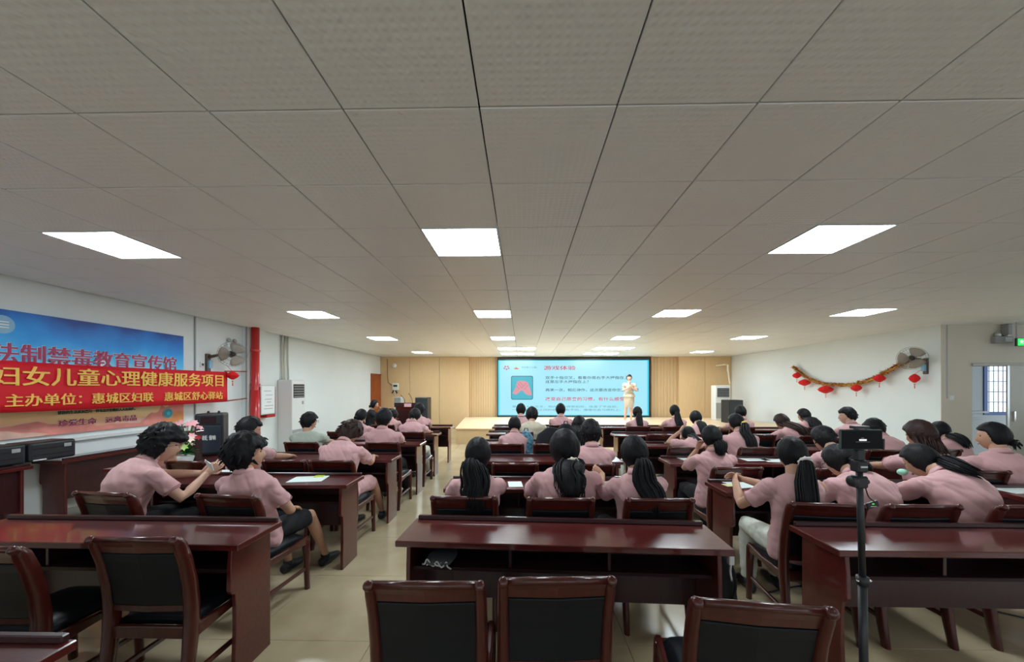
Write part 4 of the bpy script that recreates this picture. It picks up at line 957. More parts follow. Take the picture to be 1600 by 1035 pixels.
# standing air conditioners
def ac(name, label, X, Y, rz, z0, h=1.78):
    t = thing(name, label, 'air conditioner', (X, Y, z0), rz)
    MB().box(-.26, .26, -.17, .17, 0, h).build('cabinet', WHITEP, t, bevel=.012)
    MB().box(-.21, .21, -.175, -.17, h - .42, h - .10).build('outlet', BLACKP, t)
    for k in range(5): MB().box(-.21, .21, -.190, -.176, h - .40 + k * .06, h - .385 + k * .06).build('louvre', GREYP, t)
    MB().box(-.255, .255, -.176, -.17, .06, .62).build('intake_panel', GREYP, t, bevel=.003); MB().box(.12, .18, -.177, -.17, h - .58, h - .50).build('badge', GREYP, t)
ac('air_conditioner', 'tall white standing air conditioner on the left wall beside the framed notice', XL + .002 + .17, atx(433, 0, XL).y + .27, pi / 2, 0)
qa = aty(1126, 0, 13.4); ac('air_conditioner', 'tall white air conditioner in the far right corner by the stage', qa.x, 13.4, 0, SH, aty(1126, 602.5, 13.2).z - SH)
for k, (dx, y) in enumerate(((0, atx(433, 0, XL).y + .12), (.02, atx(433, 0, XL).y + .20), (0, atx(433, 0, XL).y + .34))):
    tag(MB().tube([(XL + .04, y, 1.78), (XL + .03, y + .02 * dx, 2.3), (XL + .03, y + (.05 if k == 1 else 0), CEIL)], .018, 8).build('conduit', TANW, smooth=True), ['nearest beige pipe rising behind the left air conditioner', 'middle bent pipe above the left air conditioner', 'farthest pipe above the left air conditioner'][k], 'pipe', 'pipes above the left air conditioner')
q = aty(1137, 0, 13.9).x
tag(MB().tube([(q - .12, YB - .222, 2.45), (q - .12, 13.9, 2.45), (q, 13.9, 2.45), (q, 13.9, 2.2)], .03, 8).tube([(q, 13.9, 2.3), (q, 13.75, 1.72)], .025, 8).build('conduit', CREAMT), 'cream pipe elbow above the far right air conditioner', 'pipe')

# ------------------------------------------------------------------ left wall: poster, banner, fan, pipe, notice
def poster_material():
    m = mat('poster_print', (.2, .5, .8), .45, .4); nt = m.node_tree; b = nt.nodes['Principled BSDF']; N = nt.nodes.new; L = nt.links.new
    g = N('ShaderNodeNewGeometry'); sp = N('ShaderNodeSeparateXYZ'); L(g.outputs['Position'], sp.inputs[0])
    mr = N('ShaderNodeMapRange'); mr.inputs[1].default_value = 1.04; mr.inputs[2].default_value = 2.45; L(sp.outputs['Z'], mr.inputs[0])
    nz = N('ShaderNodeTexNoise'); nz.inputs['Scale'].default_value = 1.6; nz.inputs['Detail'].default_value = 4; L(g.outputs['Position'], nz.inputs['Vector'])
    ad = N('ShaderNodeMath'); ad.operation = 'MULTIPLY_ADD'; ad.inputs[1].default_value = .35; L(nz.outputs[0], ad.inputs[0]); 
    sb = N('ShaderNodeMath'); sb.operation = 'SUBTRACT'; L(mr.outputs[0], sb.inputs[0]); sb.inputs[1].default_value = .175; L(sb.outputs[0], ad.inputs[2])
    cr = N('ShaderNodeValToRGB'); e = cr.color_ramp.elements; e[0].position = .0; e[0].color = (.75, .42, .35, 1); e[1].position = 1; e[1].color = (.012, .06, .32, 1)
    for p, c in ((.12, (.90, .55, .25, 1)), (.24, (.88, .76, .42, 1)), (.36, (.80, .85, .80, 1)), (.52, (.50, .82, .95, 1)), (.66, (.10, .58, .95, 1)), (.80, (.015, .32, .85, 1)), (.92, (.01, .17, .62, 1))):
        q = e.new(p); q.color = c
    L(ad.outputs[0], cr.inputs[0]); L(cr.outputs[0], b.inputs['Base Color']); return m
po = thing('poster', 'large blue sky and mountain poster board with red lettering on the left wall', 'poster', (0, 0, 0))
pX = XL + .03; pY1 = atx(287, 600, pX).y; pZ0, pZ1 = 1.03, 2.45
MB().box(XL + .001, pX, 2.9, pY1, pZ0, pZ1).build('board', poster_material(), po, bevel=.003)
MT = [mat('print_%s' % n, c, .5, .3, nscale=5, namp=.25) for n, c in (('orange', (.72, .28, .10)), ('rose', (.72, .26, .22)), ('pale_rose', (.78, .48, .38)))]
for j, (y0, y1, h, m) in enumerate(((2.9, 4.0, .20, 0), (3.4, 4.9, .17, 1), (4.9, 5.7, .14, 2), (5.25, pY1 - .005, .34, 1), (5.6, pY1 - .005, .22, 0), (2.9, 4.3, .10, 2), (4.2, 5.6, .07, 1))):
    rd = random.Random(j); n = 14; pts = [(y0, pZ0 + .003)] + [(lerp(y0, y1, k / n), pZ0 + .01 + h * (sin(pi * min(1, (k / n) * (1 if y1 < pY1 - .01 else .6))) ** .8) * rd.uniform(.72, 1.05)) for k in range(n + 1)] + [(y1, pZ0 + .003)]
    MB().prism(pts, lambda p: V((pX + .0004 * (j + 1), p[0], p[1])), lambda p: V((pX, p[0], p[1]))).build('mountain_print', MT[m], po)
PUR = mat('crimson_letter', (.42, .03, .11), .5); WHL = mat('white_letter', (.85, .85, .88), .5)
def wall_text(s, px0, px1, zc, h, X, m, parent, bold=.03, white=False, th=.0015):
    y0, y1 = atx(px0, 600, X).y, atx(px1, 600, X).y
    if white: text(s, h, WHL, 'letter_outline', parent, (X - .002, y0, zc - h * .38), (0, 1, 0), (0, 0, 1), bold=bold + .014, width=y1 - y0, extrude=th * .5)
    for k_ in (0, h * .035): text(s, h, m, 'lettering', parent, (X + .002 * (k_ > 0), y0 + k_, zc - h * .38), (0, 1, 0), (0, 0, 1), bold=bold, width=y1 - y0, extrude=th)
pX2 = pX + .006
wall_text('法制禁毒教育宣传馆', -17, 275, 1.975, .245, pX2, PUR, po, .006, True)
wall_text('珍爱生命　远离毒品', 90, 213, 1.165, .088, pX2, PUR, po, .006, True)
wall_text('健康的生活从远离每一种毒品开始做起人人有责任。', 90, 211, 1.295, .045, pX2, mat('print_green', (.05, .12, .08), .5), po, .01)
q = atx(262, 646, pX); em = MB().tube([(pX + .004, q.y, q.z), (pX + .008, q.y, q.z)], .085, 24).build('emblem_ring', GREYP, po); MB().tube([(pX + .008, q.y, q.z), (pX + .011, q.y, q.z)], .068, 24).build('emblem_disc', mat('emblem_teal', (.01, .25, .33), .4), em)
MB().prism([(cos(radians(90 + 36 * k)) * (.045 if k % 2 == 0 else .020), sin(radians(90 + 36 * k)) * (.045 if k % 2 == 0 else .020)) for k in range(10)], lambda p: V((pX + .011, q.y + p[0], q.z + p[1])), lambda p: V((pX + .013, q.y + p[0], q.z + p[1]))).build('emblem_mark', mat('emblem_cyan', (.05, .55, .65), .4), em)
q = atx(3, 507, pX); em = MB().tube([(pX + .004, q.y, q.z), (pX + .006, q.y, q.z)], .10, 24).build('emblem_ring', mat('print_pale_blue', (.25, .48, .68), .5), po)
for dz in (-.03, .0, .03): MB().box(pX + .006, pX + .008, q.y - .05, q.y + .05, q.z + dz - .006, q.z + dz + .006).build('emblem_mark', WHL, em)
tag(MB().box(XL + .001, XL + .05, 2.9, 5.9, .93, .97).build('wall_ledge', WHITEP, bevel=.004), 'long white ledge on the left wall under the blue poster', 'ledge')
# banner
BX = -5.36
bn = thing('banner', 'long red cloth banner with yellow lettering hung before the blue poster', 'banner', (0, 0, 0))
by1 = atx(355, 600, BX).y; vs = []; fs = []; nb = 60; m_ = 5
for i in range(nb + 1):
    y = lerp(3.0, by1, i / nb); sag = .012 * sin(i / nb * pi)
    for j in range(m_ + 1):
        z = lerp(1.345, 1.885, j / m_) - sag; vs.append(V((BX + .003 * sin(y * 5 + j) * (1 - j / m_) + .002 * sin(y * 13), y, z)))
for i in range(nb):
    for j in range(m_): a = i * (m_ + 1) + j; fs.append((a, a + m_ + 1, a + m_ + 2, a + 1))
bo = MB().add(vs, fs).build('cloth', mat('banner_red', (.62, .008, .02), .6, .3), bn, smooth=True); sm = bo.modifiers.new('t', 'SOLIDIFY'); sm.thickness = .003
YEL = mat('banner_yellow', (.85, .52, .10), .6)
X2 = BX + .017
wall_text('妇女儿童心理健康服务项目', -19, 348.5, 1.725, .225, X2, YEL, bn, .004, th=.001)
wall_text('主办单位：惠城区妇联　惠城区舒心驿站', 6, 347.5, 1.465, .145, X2, YEL, bn, .003, th=.001)
PIPEB = mat('rust_pipe', (.30, .07, .04), .5)
for z, nm in ((1.895, 'upper rusty rod holding the banner end'), (1.355, 'lower rusty rod holding the banner end')):
    tag(MB().tube([(BX, by1 - .05, z), (XL + .11, 7.279, z + .03)], .012, 8).build('rod', PIPEB, smooth=True), nm + ' to the pillar', 'rod', 'banner rods')
# conduit lines
for px, lab in ((305.5, 'thin grey conduit on the left wall right of the poster'),):
    y = atx(px, 600, XL + .02).y; tag(MB().box(XL + .001, XL + .02, y - .012, y + .012, .8, CEIL).build('conduit', GREYP), lab, 'conduit')
tag(MB().box(XL + .095, XL + .118, 7.262, 7.279, .2, CEIL).build('conduit', GREYP), 'grey conduit on the pillar edge behind the fan', 'conduit')
so = thing('socket', 'white double wall socket left of the fan', 'socket', (XL + .001, atx(315, 570, XL).y, atx(315, 570, XL).z)); MB().box(0, .02, -.045, .045, -.045, .045).build('plate', WHITEP, so, bevel=.004); MB().box(.02, .026, -.02, .02, -.02, .02).build('plug', BLACKP, so)
# red fire pipe and hydrant box
rp = thing('fire_pipe', 'thick red vertical fire pipe by the pillar on the left wall', 'pipe', (XL + .215, atx(399, 0, XL + .215).y, 0))
MB().tube([(0, 0, 0.001), (0, 0, CEIL)], .072, 18).build('pipe_run', RED, rp, smooth=True)
for z in (2.35, 1.66): MB().tube([(0, 0, z - .02), (0, 0, z + .02)], .086, 18).build('coupling', RED, rp)
MB().tube([(0, 0, .3), (0, 0, 1.55)], .088, 18).build('sleeve', RED, rp, smooth=True)
hb = thing('hydrant_box', 'dark red hydrant box behind the framed notice beside the red pipe', 'cabinet', (XL + .001, 7.62, 1.0)); MB().box(0, .30, -.03, .24, -.03, .62).build('case', RED, hb, bevel=.01)
MB().box(.30, .31, -.01, .22, .03, .56).build('door', mat('dark_red', (.30, .01, .012), .4), hb)
nf = thing('notice_board', 'white framed notice board hanging right of the red pipe', 'notice', (0, 0, 0)); nX = XL + .32; y0, y1 = atx(408, 0, nX).y, atx(430, 0, nX).y; zz0, zz1 = atx(419, 648, nX).z, atx(419, 602, nX).z
MB().box(nX - .02, nX - .004, y0, y1, zz0, zz1).build('frame', FRAMEM, nf, bevel=.004); MB().box(XL + .29, nX - .018, (y0 + y1) / 2 - .03, (y0 + y1) / 2 + .03, 1.2, 1.5).build('bracket', RED, nf); MB().box(nX - .004, nX, y0 + .02, y1 - .02, zz0 + .02, zz1 - .02).build('sheet', mat('notice_white', (.80, .84, .86), .5), nf)
for k, (a_, b_, z) in enumerate(((.2, .7, .80), (.3, .8, .66), (.25, .75, .52), (.4, .7, .42), (.25, .85, .30), (.2, .8, .20))): MB().box(nX, nX + .001, lerp(y0, y1, a_), lerp(y0, y1, b_), lerp(zz0, zz1, z) - .006, lerp(zz0, zz1, z) + .006).build('printed_line', GREYP, nf)
# fans
def wall_fan(label, hub, ax, mount):
    t = thing('wall_fan', label, 'fan', hub); ax = V(ax).normalized(); U = ax.cross(V((0, 0, 1))).normalized(); W_ = U.cross(ax); o = V((0, 0, 0)); mt = V(mount) - V(hub)
    TAN = MATS.get('fan_blade') or mat('fan_blade', (.40, .33, .26), .4, .5, alpha=.75); BR = MATS.get('fan_brown') or mat('fan_brown', (.09, .055, .035), .4)
    MB().tube([o - ax * .16, o - ax * .05, o - ax * .02], [.055, .065, .045], 16, rnd=.4).build('motor', BR, t, smooth=True)
    MB().tube([o - ax * .14, V((mt.x * .6, mt.y * .6, 0)) - V((0, 0, .02)), mt], [.022, .022, .03], 10).build('arm', BR, t, smooth=True)
    nx = 1 if mt.x < 0 else -1
    bb = MB().box(mt.x - nx * .02 - .02, mt.x - nx * .02 + .03, mt.y - .045, mt.y + .045, mt.z - .26, mt.z + .06).build('bracket', BR, t, bevel=.01)
    MB().box(mt.x - .04, mt.x + .045, mt.y - .03, mt.y + .03, mt.z - .20, mt.z - .06).build('control_panel', MATS['print_pale_blue'], bb)
    MB().tube([o - ax * .01, o + ax * .035], [.045, .035], 14, rnd=.5).build('hub', BLACKP, t, smooth=True)
    for k in range(3):
        a0 = 2 * pi * k / 3; vs = []; fs = []
        for i in range(6):
            r = .04 + .17 * i / 5
            for j in range(5):
                th = a0 + (j / 4 - .5) * (1.3 + .3 * sin(pi * i / 5)); vs.append((U * cos(th) + W_ * sin(th)) * r + ax * ((j / 4 - .5) * .035))
        for i in range(5):
            for j in range(4): a = i * 5 + j; fs.append((a, a + 1, a + 6, a + 5))
        b_ = MB().add(vs, fs).build('blade', TAN, t, smooth=True); sd = b_.modifiers.new('t', 'SOLIDIFY'); sd.thickness = .003
    for side_, dep in (('front_cage', .05), ('rear_cage', -.05)):
        c = MB()
        for r, dd in ((.225, 0), (.19, dep * .7), (.12, dep), (.055, dep * 1.05)): c.tube([(U * cos(2 * pi * k / 32) + W_ * sin(2 * pi * k / 32)) * r + ax * dd for k in range(32)], .0028 if r > .2 else .0014, 5, closed=True)
        for k in range(28):
            d = U * cos(2 * pi * k / 28) + W_ * sin(2 * pi * k / 28); c.tube([d * .225, d * .19 + ax * dep * .7, d * .12 + ax * dep, d * .055 + ax * dep * 1.05], .0012, 4)
        tag(c.build(side_, mat('cage_wire', (.25, .27, .28), .3, .5, .6) if 'cage_wire' not in MATS else MATS['cage_wire'], t), kind='stuff')
h1 = atx(363.5, 554, -5.28); wall_fan('round brown wall fan on the left wall above the banner end', h1, (.75, -.66, -.08), (XL + .03, h1.y - .12, h1.z - .06))
h2 = atx(1425, 560, 7.82); wall_fan('round brown wall fan on the right wall over the garland end', h2, (-.75, -.66, -.05), (XR - .03, h2.y + .02, h2.z - .06))
el = atx(366, 536, XL + .05); e_ = thing('emergency_light', 'white twin emergency light above the left fan', 'emergency light', (XL + .001, 7.0, el.z)); MB().box(0, .05, -.13, .13, -.10, 0).build('case', WHITEP, e_, bevel=.006)
for q in (-1, 1): MB().ell((.03, q * .07, .04), (.03, .045, .04)).build('lamp', GREYP, e_, smooth=True)
def lantern(label, p, r=.09, h=.075, group='red lanterns', face=0, up_=0):
    t = thing('lantern', label, 'lantern', p, face, group)
    vs = MB(); seg = 10
    L = MB().tube([(0, 0, -h), (0, 0, -h * .55), (0, 0, 0), (0, 0, h * .55), (0, 0, h)], [r * .25, r * .75, r, r * .75, r * .25], seg, rnd=.2).build('body', REDC, t)
    MB().tube([(0, 0, h), (up_, 0, h + (.06 if not up_ else .10))], .003, 5).build('string', REDC, t); ts = MB().ell((0, 0, -h - .035), (.018, .018, .014), nu=8, nv=6).build('bead', GOLD, t)
    MB().tube([(0, 0, -h - .045), (0, 0, -h - .12)], [.004, .008], 6).build('tassel', REDC, ts); return t
q = atx(363.5, 587, -5.30); lantern('red paper lantern hanging beside the banner end', q, .10, .07, 'red lanterns', up_=-.10)
# garland on the right wall
GXX = XR - .10; gpts = [atx(a, b, GXX) for a, b in ((1240, 574), (1250, 583), (1265, 593), (1285, 600), (1310, 602), (1335, 601), (1360, 594), (1385, 582), (1405, 571), (1418, 563))]
gpath = catmull(gpts, 90); gm = MB(); gm2 = MB(); rd = random.Random(3)
gm2.tube(gpath, .026, 6)
for k in range(2600):
    p = gpath[rd.randrange(len(gpath))] + V((rd.uniform(-.01, .01), rd.uniform(-.03, .03), rd.uniform(-.01, .03))); d = V((rd.uniform(-.8, .5), rd.gauss(0, 1), rd.gauss(0, 1))).normalized() * rd.uniform(.05, .095); e = d.orthogonal().normalized() * .018
    (gm if k % 5 < 2 else gm2).add([p - e, p + e, p + d], [(0, 1, 2)])
ga = thing('garland', 'red and gold tinsel garland draped on the right wall up to the fan', 'garland', gpts[4])
g1_ = gm2.build('gold_tinsel', GOLD); g1_.parent = ga; g1_.location = -V(gpts[4]); tag(g1_, kind='stuff'); g3_ = gm.build('red_tinsel', mat('red_foil', (.45, .04, .03), .35, .5, .4)); g3_.parent = ga; g3_.location = -V(gpts[4]); tag(g3_, kind='stuff')
for (a, b, r, h), lb in zip(((1245, 587, .11, .08), (1257, 598, .15, .085), (1290, 609, .17, .095), (1338, 606.5, .11, .08), (1374, 591.5, .11, .08)), ('first red lantern at the far end of the garland', 'wide red lantern, second along the garland', 'widest red lantern at the lowest bend of the garland', 'red diamond lantern right of the garland bend', 'red lantern below the rising end of the garland')):
    lantern(lb, atx(a, b, XR - .19), r, h, up_=.15)
q = atx(1429, 591.5, XR - .15); lantern('red lantern hanging under the right wall fan', q, .09, .085, up_=.148)
# right corner fittings
q = aty(1478.5, 600, YR); tag(MB().box(q.x - .012, q.x + .012, YR - .016, YR + .001, aty(0, 622, YR).z, CEIL + .03).build('conduit', GREYP), 'thin grey conduit down the cream wall beside the doorway', 'conduit')
q = aty(1486, 622, YR); sw = thing('light_switch', 'white light switch on the cream wall left of the doorway', 'switch', (q.x, YR - .001, q.z)); MB().box(-.043, .043, -.014, 0, -.043, .043).build('plate', WHITEP, sw, bevel=.004); MB().box(-.02, .02, -.02, -.014, -.025, .025).build('rocker', WHITEP, sw, bevel=.002)
q = aty(1562, 531, YR); e_ = thing('emergency_light', 'twin-lamp emergency light box above the doorway', 'emergency light', (q.x, YR - .001, q.z)); MB().box(-.17, .17, -.07, 0, -.075, .055).build('case', GREYP, e_, bevel=.006)
for a_ in (-.08, .08): MB().ell((a_ - .02, -.05, .09), (.05, .04, .045)).build('lamp', FRAMEM, e_, smooth=True)
MB().box(.02, .15, -.073, -.07, -.05, .03).build('display', WHITEP, e_)
ex = aty(1589, 535, YR - .25); e_ = thing('exit_sign', 'green hanging exit sign at the right picture edge', 'sign', (ex.x, YR - .25, ex.z)); MB().box(-.03, .36, -.012, .012, -.075, .075).build('case', BLACKP, e_, bevel=.004)
MB().box(.0, .34, -.015, -.012, -.065, .065).build('lit_face', mat('exit_green', (0, .3, .05), .4, emit=(.02, .80, .10), es=1.1), e_)
for dy_ in (-.0,): [MB().box(u_, u_ + .02, -.005, .005, .075, CEIL - ex.z).build('hanger', GREYP, e_) for u_ in (-.02, .30)]
text('安全出口', .07, mat('sign_white', (.8, .9, .8), .4, emit=(.7, 1, .75), es=.7), 'lettering', e_, (.03, -.016, -.02), (1, 0, 0), (0, 0, 1), bold=.02, width=.27)
cb = aty(1577, 510, YR - .1); tag(MB().box(cb.x - .04, cb.x + .04, YR - .12, YR - .002, aty(0, 528, YR - .1).z, CEIL).build('bracket', GREYP, bevel=.01), 'dark grey bracket hanging from the ceiling by the exit sign', 'bracket')

# ------------------------------------------------------------------ left side furniture: cases, lectern, speaker, flowers
for y0, y1, lb in ((3.86, 4.28, 'black equipment case with a white mark on the wall desks'), (3.38, 3.84, 'black equipment case cut by the left picture edge')):
    t = thing('equipment_case', lb, 'case', (XL + .03, (y0 + y1) / 2, DH + .026)); l = (y1 - y0) / 2
    MB().box(.0, .30, -l, l, .0, .21).build('shell', BLACKP, t, bevel=.025, bseg=3)
    for z in (.07, .14): MB().box(.30, .304, -l + .04, l - .04, z - .004, z + .004).build('groove', GREYP if False else WOODI, t)
    MB().box(.30, .305, l - .12, l - .05, .13, .17).build('badge', GREYP, t, bevel=.004); MB().box(.30, .306, -l + .03, -l + .14, .012, .024).build('label_strip', WHITEP, t)
sd = thing('side_table', 'dark red side table at the left wall carrying flowers and the lectern box', 'table', (0, 0, 0))
tx0, tx1, ty0, ty1 = -4.35, -3.50, 3.72, 4.95
MB().box(tx0, tx1, ty0, ty1, .72, .755).build('tabletop', WOOD, sd, bevel=.004)
for x in (tx0 + .04, tx1 - .07): MB().box(x, x + .03, ty0 + .04, ty1 - .04, 0, .72).build('side_panel', WOOD, sd)
MB().box(tx0 + .07, tx1 - .07, ty1 - .07, ty1 - .05, .2, .72).build('modesty_panel', WOODD, sd)
c0 = aty(288, 0, 4.15).x; c1 = aty(306, 0, 4.15).x
lb_ = thing('desk_lectern', 'dark red wooden box lectern between the flowers and the loudspeaker', 'lectern', (0, 0, 0))
MB().box(c0, c1, 4.15, 4.24, .756, 1.08).build('body', WOODD, lb_, bevel=.006); MB().box(c0 - .01, c1 + .01, 4.14, 4.25, 1.08, 1.10).build('top', WOOD, lb_, bevel=.004)
# loudspeaker
spx = aty(327, 0, 4.55); sp = thing('loudspeaker', 'black portable loudspeaker with white lettering on the left side table', 'speaker', (spx.x - .0, 4.62, .756), R_(20))
MB().prism([(-.15, -.14), (.15, -.14), (.11, .14), (-.11, .14)], lambda p: V((p[0], p[1], 0)), lambda p: V((p[0], p[1], .52))).build('cabinet', BLACKP, sp, bevel=.02, bseg=2)
MB().box(-.125, .125, -.150, -.140, .03, .37).build('grille', mat('grille_blue_black', (.022, .03, .045), .5), sp, bevel=.01); hn = MB().box(-.12, .12, -.150, -.140, .385, .50).build('horn', BLACKP, sp, bevel=.01)
MB().box(-.08, .08, -.157, -.150, .40, .485).build('horn_mouth', WOODI, hn, bevel=.004)
for x in (-.05, .06): MB().ell((x, -.02, .53), (.015, .015, .02)).build('knob', BLACKP, sp, smooth=True)
text('爱歌 音响', .05, WHITEP, 'lettering', sp, (-.075, -.152, .20), (1, 0, 0), (0, 0, 1), bold=.04, width=.15, ysc=1.2)
# flowers
fl_ = at(293, 735, .757); fx, fy = aty(290, 0, 3.90).x, 3.90
ft = thing('flower_arrangement', 'bouquet of pink and red artificial lilies with green leaves on the side table', 'flowers', (fx, fy, .757), 0)
MB().tube([(0, 0, 0), (0, 0, .02), (0, 0, .09), (0, 0, .11)], [.05, .055, .075, .07], 16).build('pot', WHITEP, ft, smooth=True)
GRN = mat('leaf_green', (.03, .16, .03), .5, .4, nscale=20, namp=.3); LGN = mat('bud_green', (.35, .50, .12), .5); FP = mat('petal_pink', (.80, .38, .42), .5); FR = mat('petal_red', (.60, .03, .03), .5); FW = mat('petal_cream', (.82, .62, .52), .5)
rd = random.Random(5)
for k in range(26):
    a = rd.uniform(0, 2 * pi); el_ = rd.uniform(-.1, 1.0); L_ = rd.uniform(.10, .17); d = V((cos(a) * cos(el_), sin(a) * cos(el_), sin(el_))); p = V((0, 0, .13)); u = d.cross(V((0, 0, 1))).normalized()
    q = [p, p + d * L_ * .4 + u * .022, p + d * L_ + V((0, 0, -.02)), p + d * L_ * .4 - u * .022, p + d * L_ * .4 + V((0, 0, .008))]
    MB().add(q, [(0, 1, 4), (1, 2, 4), (2, 3, 4), (3, 0, 4)]).build('leaf', GRN, ft, smooth=True)
for k in range(24):
    a = rd.uniform(0, 2 * pi); hgt = rd.uniform(.20, .46); rr = rd.uniform(.02, .13) * (1.1 - abs(hgt - .32) * 1.2); c = V((cos(a) * rr, sin(a) * rr, hgt)); m = [FP, FP, FR, FW, FP, FW][k % 6] if hgt > .22 else LGN
    f = MB(); ax = V((cos(a) * .6, sin(a) * .6 - .5, .6)).normalized(); u = ax.orthogonal().normalized(); w_ = ax.cross(u)
    for j in range(6):
        th = 2 * pi * j / 6; d = (u * cos(th) + w_ * sin(th)); t_ = (-u * sin(th) + w_ * cos(th)); f.add([c, c + d * .022 + t_ * .013 + ax * .018, c + d * .045 + ax * .012, c + d * .022 - t_ * .013 + ax * .018], [(0, 1, 2, 3)])
    fo = f.build('flower', m, ft, smooth=True); MB().tube([V((0, 0, .10)), V((c.x * .4, c.y * .4, hgt * .6)), c], .003, 5).build('stem', GRN, fo)
tag(MB().box(fx + .06, fx + .30, fy - .13, fy + .03, .756, .76).build('paper', PAPER), 'white sheet on the side table under the flowers', 'paper', 'loose papers')

# ------------------------------------------------------------------ papers and notes on the desks
def sheet(px, py, w_=.21, l=.297, rz=0, m=PAPER, label='', z=.7605, name='paper'):
    p = at(px, py, DH); o = MB().box(-w_ / 2, w_ / 2, -l / 2, l / 2, 0, .0012).build(name, m, loc=(p.x, p.y, z), rot=(0, 0, rz)); tag(o, label, 'paper' if name == 'paper' else 'note', 'loose papers'); return o
for a in ((482, 749, .297, .21, .15, 'white sheet on the second left desk beside the green note'), (366, 737, .3, .21, .3, 'white sheet near the card of the person in glasses'), (425, 712, .25, .17, .1, 'white sheet on the third left desk beside the yellow note'),
          (965, 757, .21, .24, .5, 'white sheet under the raised hand, second centre desk'), (805, 757, .12, .18, .1, 'white sheet between the first two girls, second centre desk'), (1160, 757, .24, .22, .25, 'white sheet before the pearl-tied girl'), (1322, 770, .2, .12, .3, 'small sheet under the bowed writer'),
          (1390, 768, .2, .16, .2, 'white sheet before the slumped girl'), (1178, 718, .3, .2, .1, 'left white sheet on the third right desk'), (1212, 720, .26, .2, -.15, 'right white sheet on the third right desk'), (1075, 717, .22, .2, .2, 'white sheet at the left end of the third right desk'),
          (1372, 716, .3, .2, .1, 'white sheet behind the phone stand on the third far right desk'), (1503, 722, .3, .2, -.1, 'white sheet on the third far right desk before the low-bun woman'), (1585, 766, .28, .2, .1, 'pale sheet at the right picture edge'),
          (1055, 695, .2, .18, .1, 'white sheet on the fourth right desk left end'), (790, 692, .22, .14, 0, 'white sheet on the fourth centre desk'), (1085, 681, .2, .15, 0, 'white sheet on the fifth right desk'), (940, 722, .2, .2, 0, 'white sheet on the third centre desk')):
    sheet(a[0], a[1], a[2], a[3], a[4], PAPER, a[5])
sheet(499, 745, .085, .085, .3, STICKY, 'bright green sticky note on the second left desk', .763, 'sticky_note'); sheet(447, 711, .08, .08, .2, STICKY, 'yellow-green note on the third left desk', .763, 'sticky_note')
sheet(1140, 759, .10, .075, .2, STICKP, 'pale yellow sticky note on the second right desk', .763, 'sticky_note'); sheet(1044, 693, .1, .08, .2, STICKP, 'pale yellow note on the fourth right desk', .763, 'sticky_note')
# card held by the person in glasses
q = aty(327, 727, 3.02); cdh = MB().box(-.05, .05, -.002, .002, -.035, .035).build('card', PAPER, loc=q, rot=(.4, .3, -.4)); tag(cdh, 'small white card held up by the person in glasses', 'card')
# backpacks
def backpack(label, X, Y, z, rz, m, w_=.17, h=.44):
    t = thing('backpack', label, 'backpack', (X, Y, z), rz)
    MB().tube([(0, 0, .02), (0, 0, .12), (0, -.01, h * .6), (0, 0, h * .88), (0, 0, h)], [w_, w_ * 1.05, w_, w_ * .8, w_ * .4], 16, side=(1, 0, 0), ry=[.10, .12, .11, .09, .04], rnd=.3).build('bag_body', m, t, smooth=True)
    MB().tube([(0, -.10, .05), (0, -.13, .12), (0, -.12, h * .45), (0, -.09, h * .52)], [w_ * .6, w_ * .72, w_ * .68, w_ * .4], 12, side=(1, 0, 0), ry=[.03, .04, .04, .02], rnd=.3).build('front_pocket', m, t, smooth=True)
    MB().tube([(-.03, .02, h), (-.02, .02, h + .05), (.02, .02, h + .05), (.03, .02, h)], .008, 6).build('handle', m, t, smooth=True)
    for q in (-1, 1): MB().ell((q * .04, -.165, h * .3), (.007, .004, .007), nu=8, nv=6).build('button', CHROME, t)
p_ = aty(862, 0, 4.95); backpack('large black backpack on the chair in the fourth centre row', p_.x, 4.95, .48, .1, BLACKC, .24, .56)
p_ = aty(884, 0, 5.12); backpack('second black bag leaning behind the large backpack', p_.x, 5.12, .48, -.2, BLACKC, .17, .60)
BP = mat('blue_print_cloth', (.10, .25, .35), .6, .3, nscale=30, namp=.9); p_ = aty(822, 0, 5.15); backpack('blue patterned bag beside the black backpack', p_.x, 5.15, .48, 0, BP, .12, .50)
# pouch in the open shelf of the nearest centre desk
q = at(690, 884, .594); pc = thing('pouch', 'dark grey pouch with white drawstring in the nearest centre desk', 'pouch', (-.47, 2.12, .5945), -.1)
MB().tube([(0, -.06, .02), (0, .02, .024), (0, .10, .018)], [.075, .085, .07], 14, side=(1, 0, 0), ry=[.018, .022, .016], rnd=.4).build('bag_body', mat('dark_grey_cloth', (.09, .10, .11), .8), pc, smooth=True)
rd = random.Random(2); MB().tube(catmull([V((-.09, -.06, .008)), V((-.07, -.08, .02)), V((-.06, -.07, .04)), V((-.02, -.085, .012)), V((.0, -.08, .035)), V((.03, -.09, .010)), V((.05, -.07, .03)), V((.06, -.08, .012)), V((.085, -.095, .006))], 50), .0045, 6).tube(catmull([V((-.06, -.08, .012)), V((-.03, -.07, .03)), V((.0, -.09, .02)), V((.04, -.075, .01)), V((.02, -.08, .03))], 30), .004, 6).build('drawstring', WHITEP, pc, smooth=True)
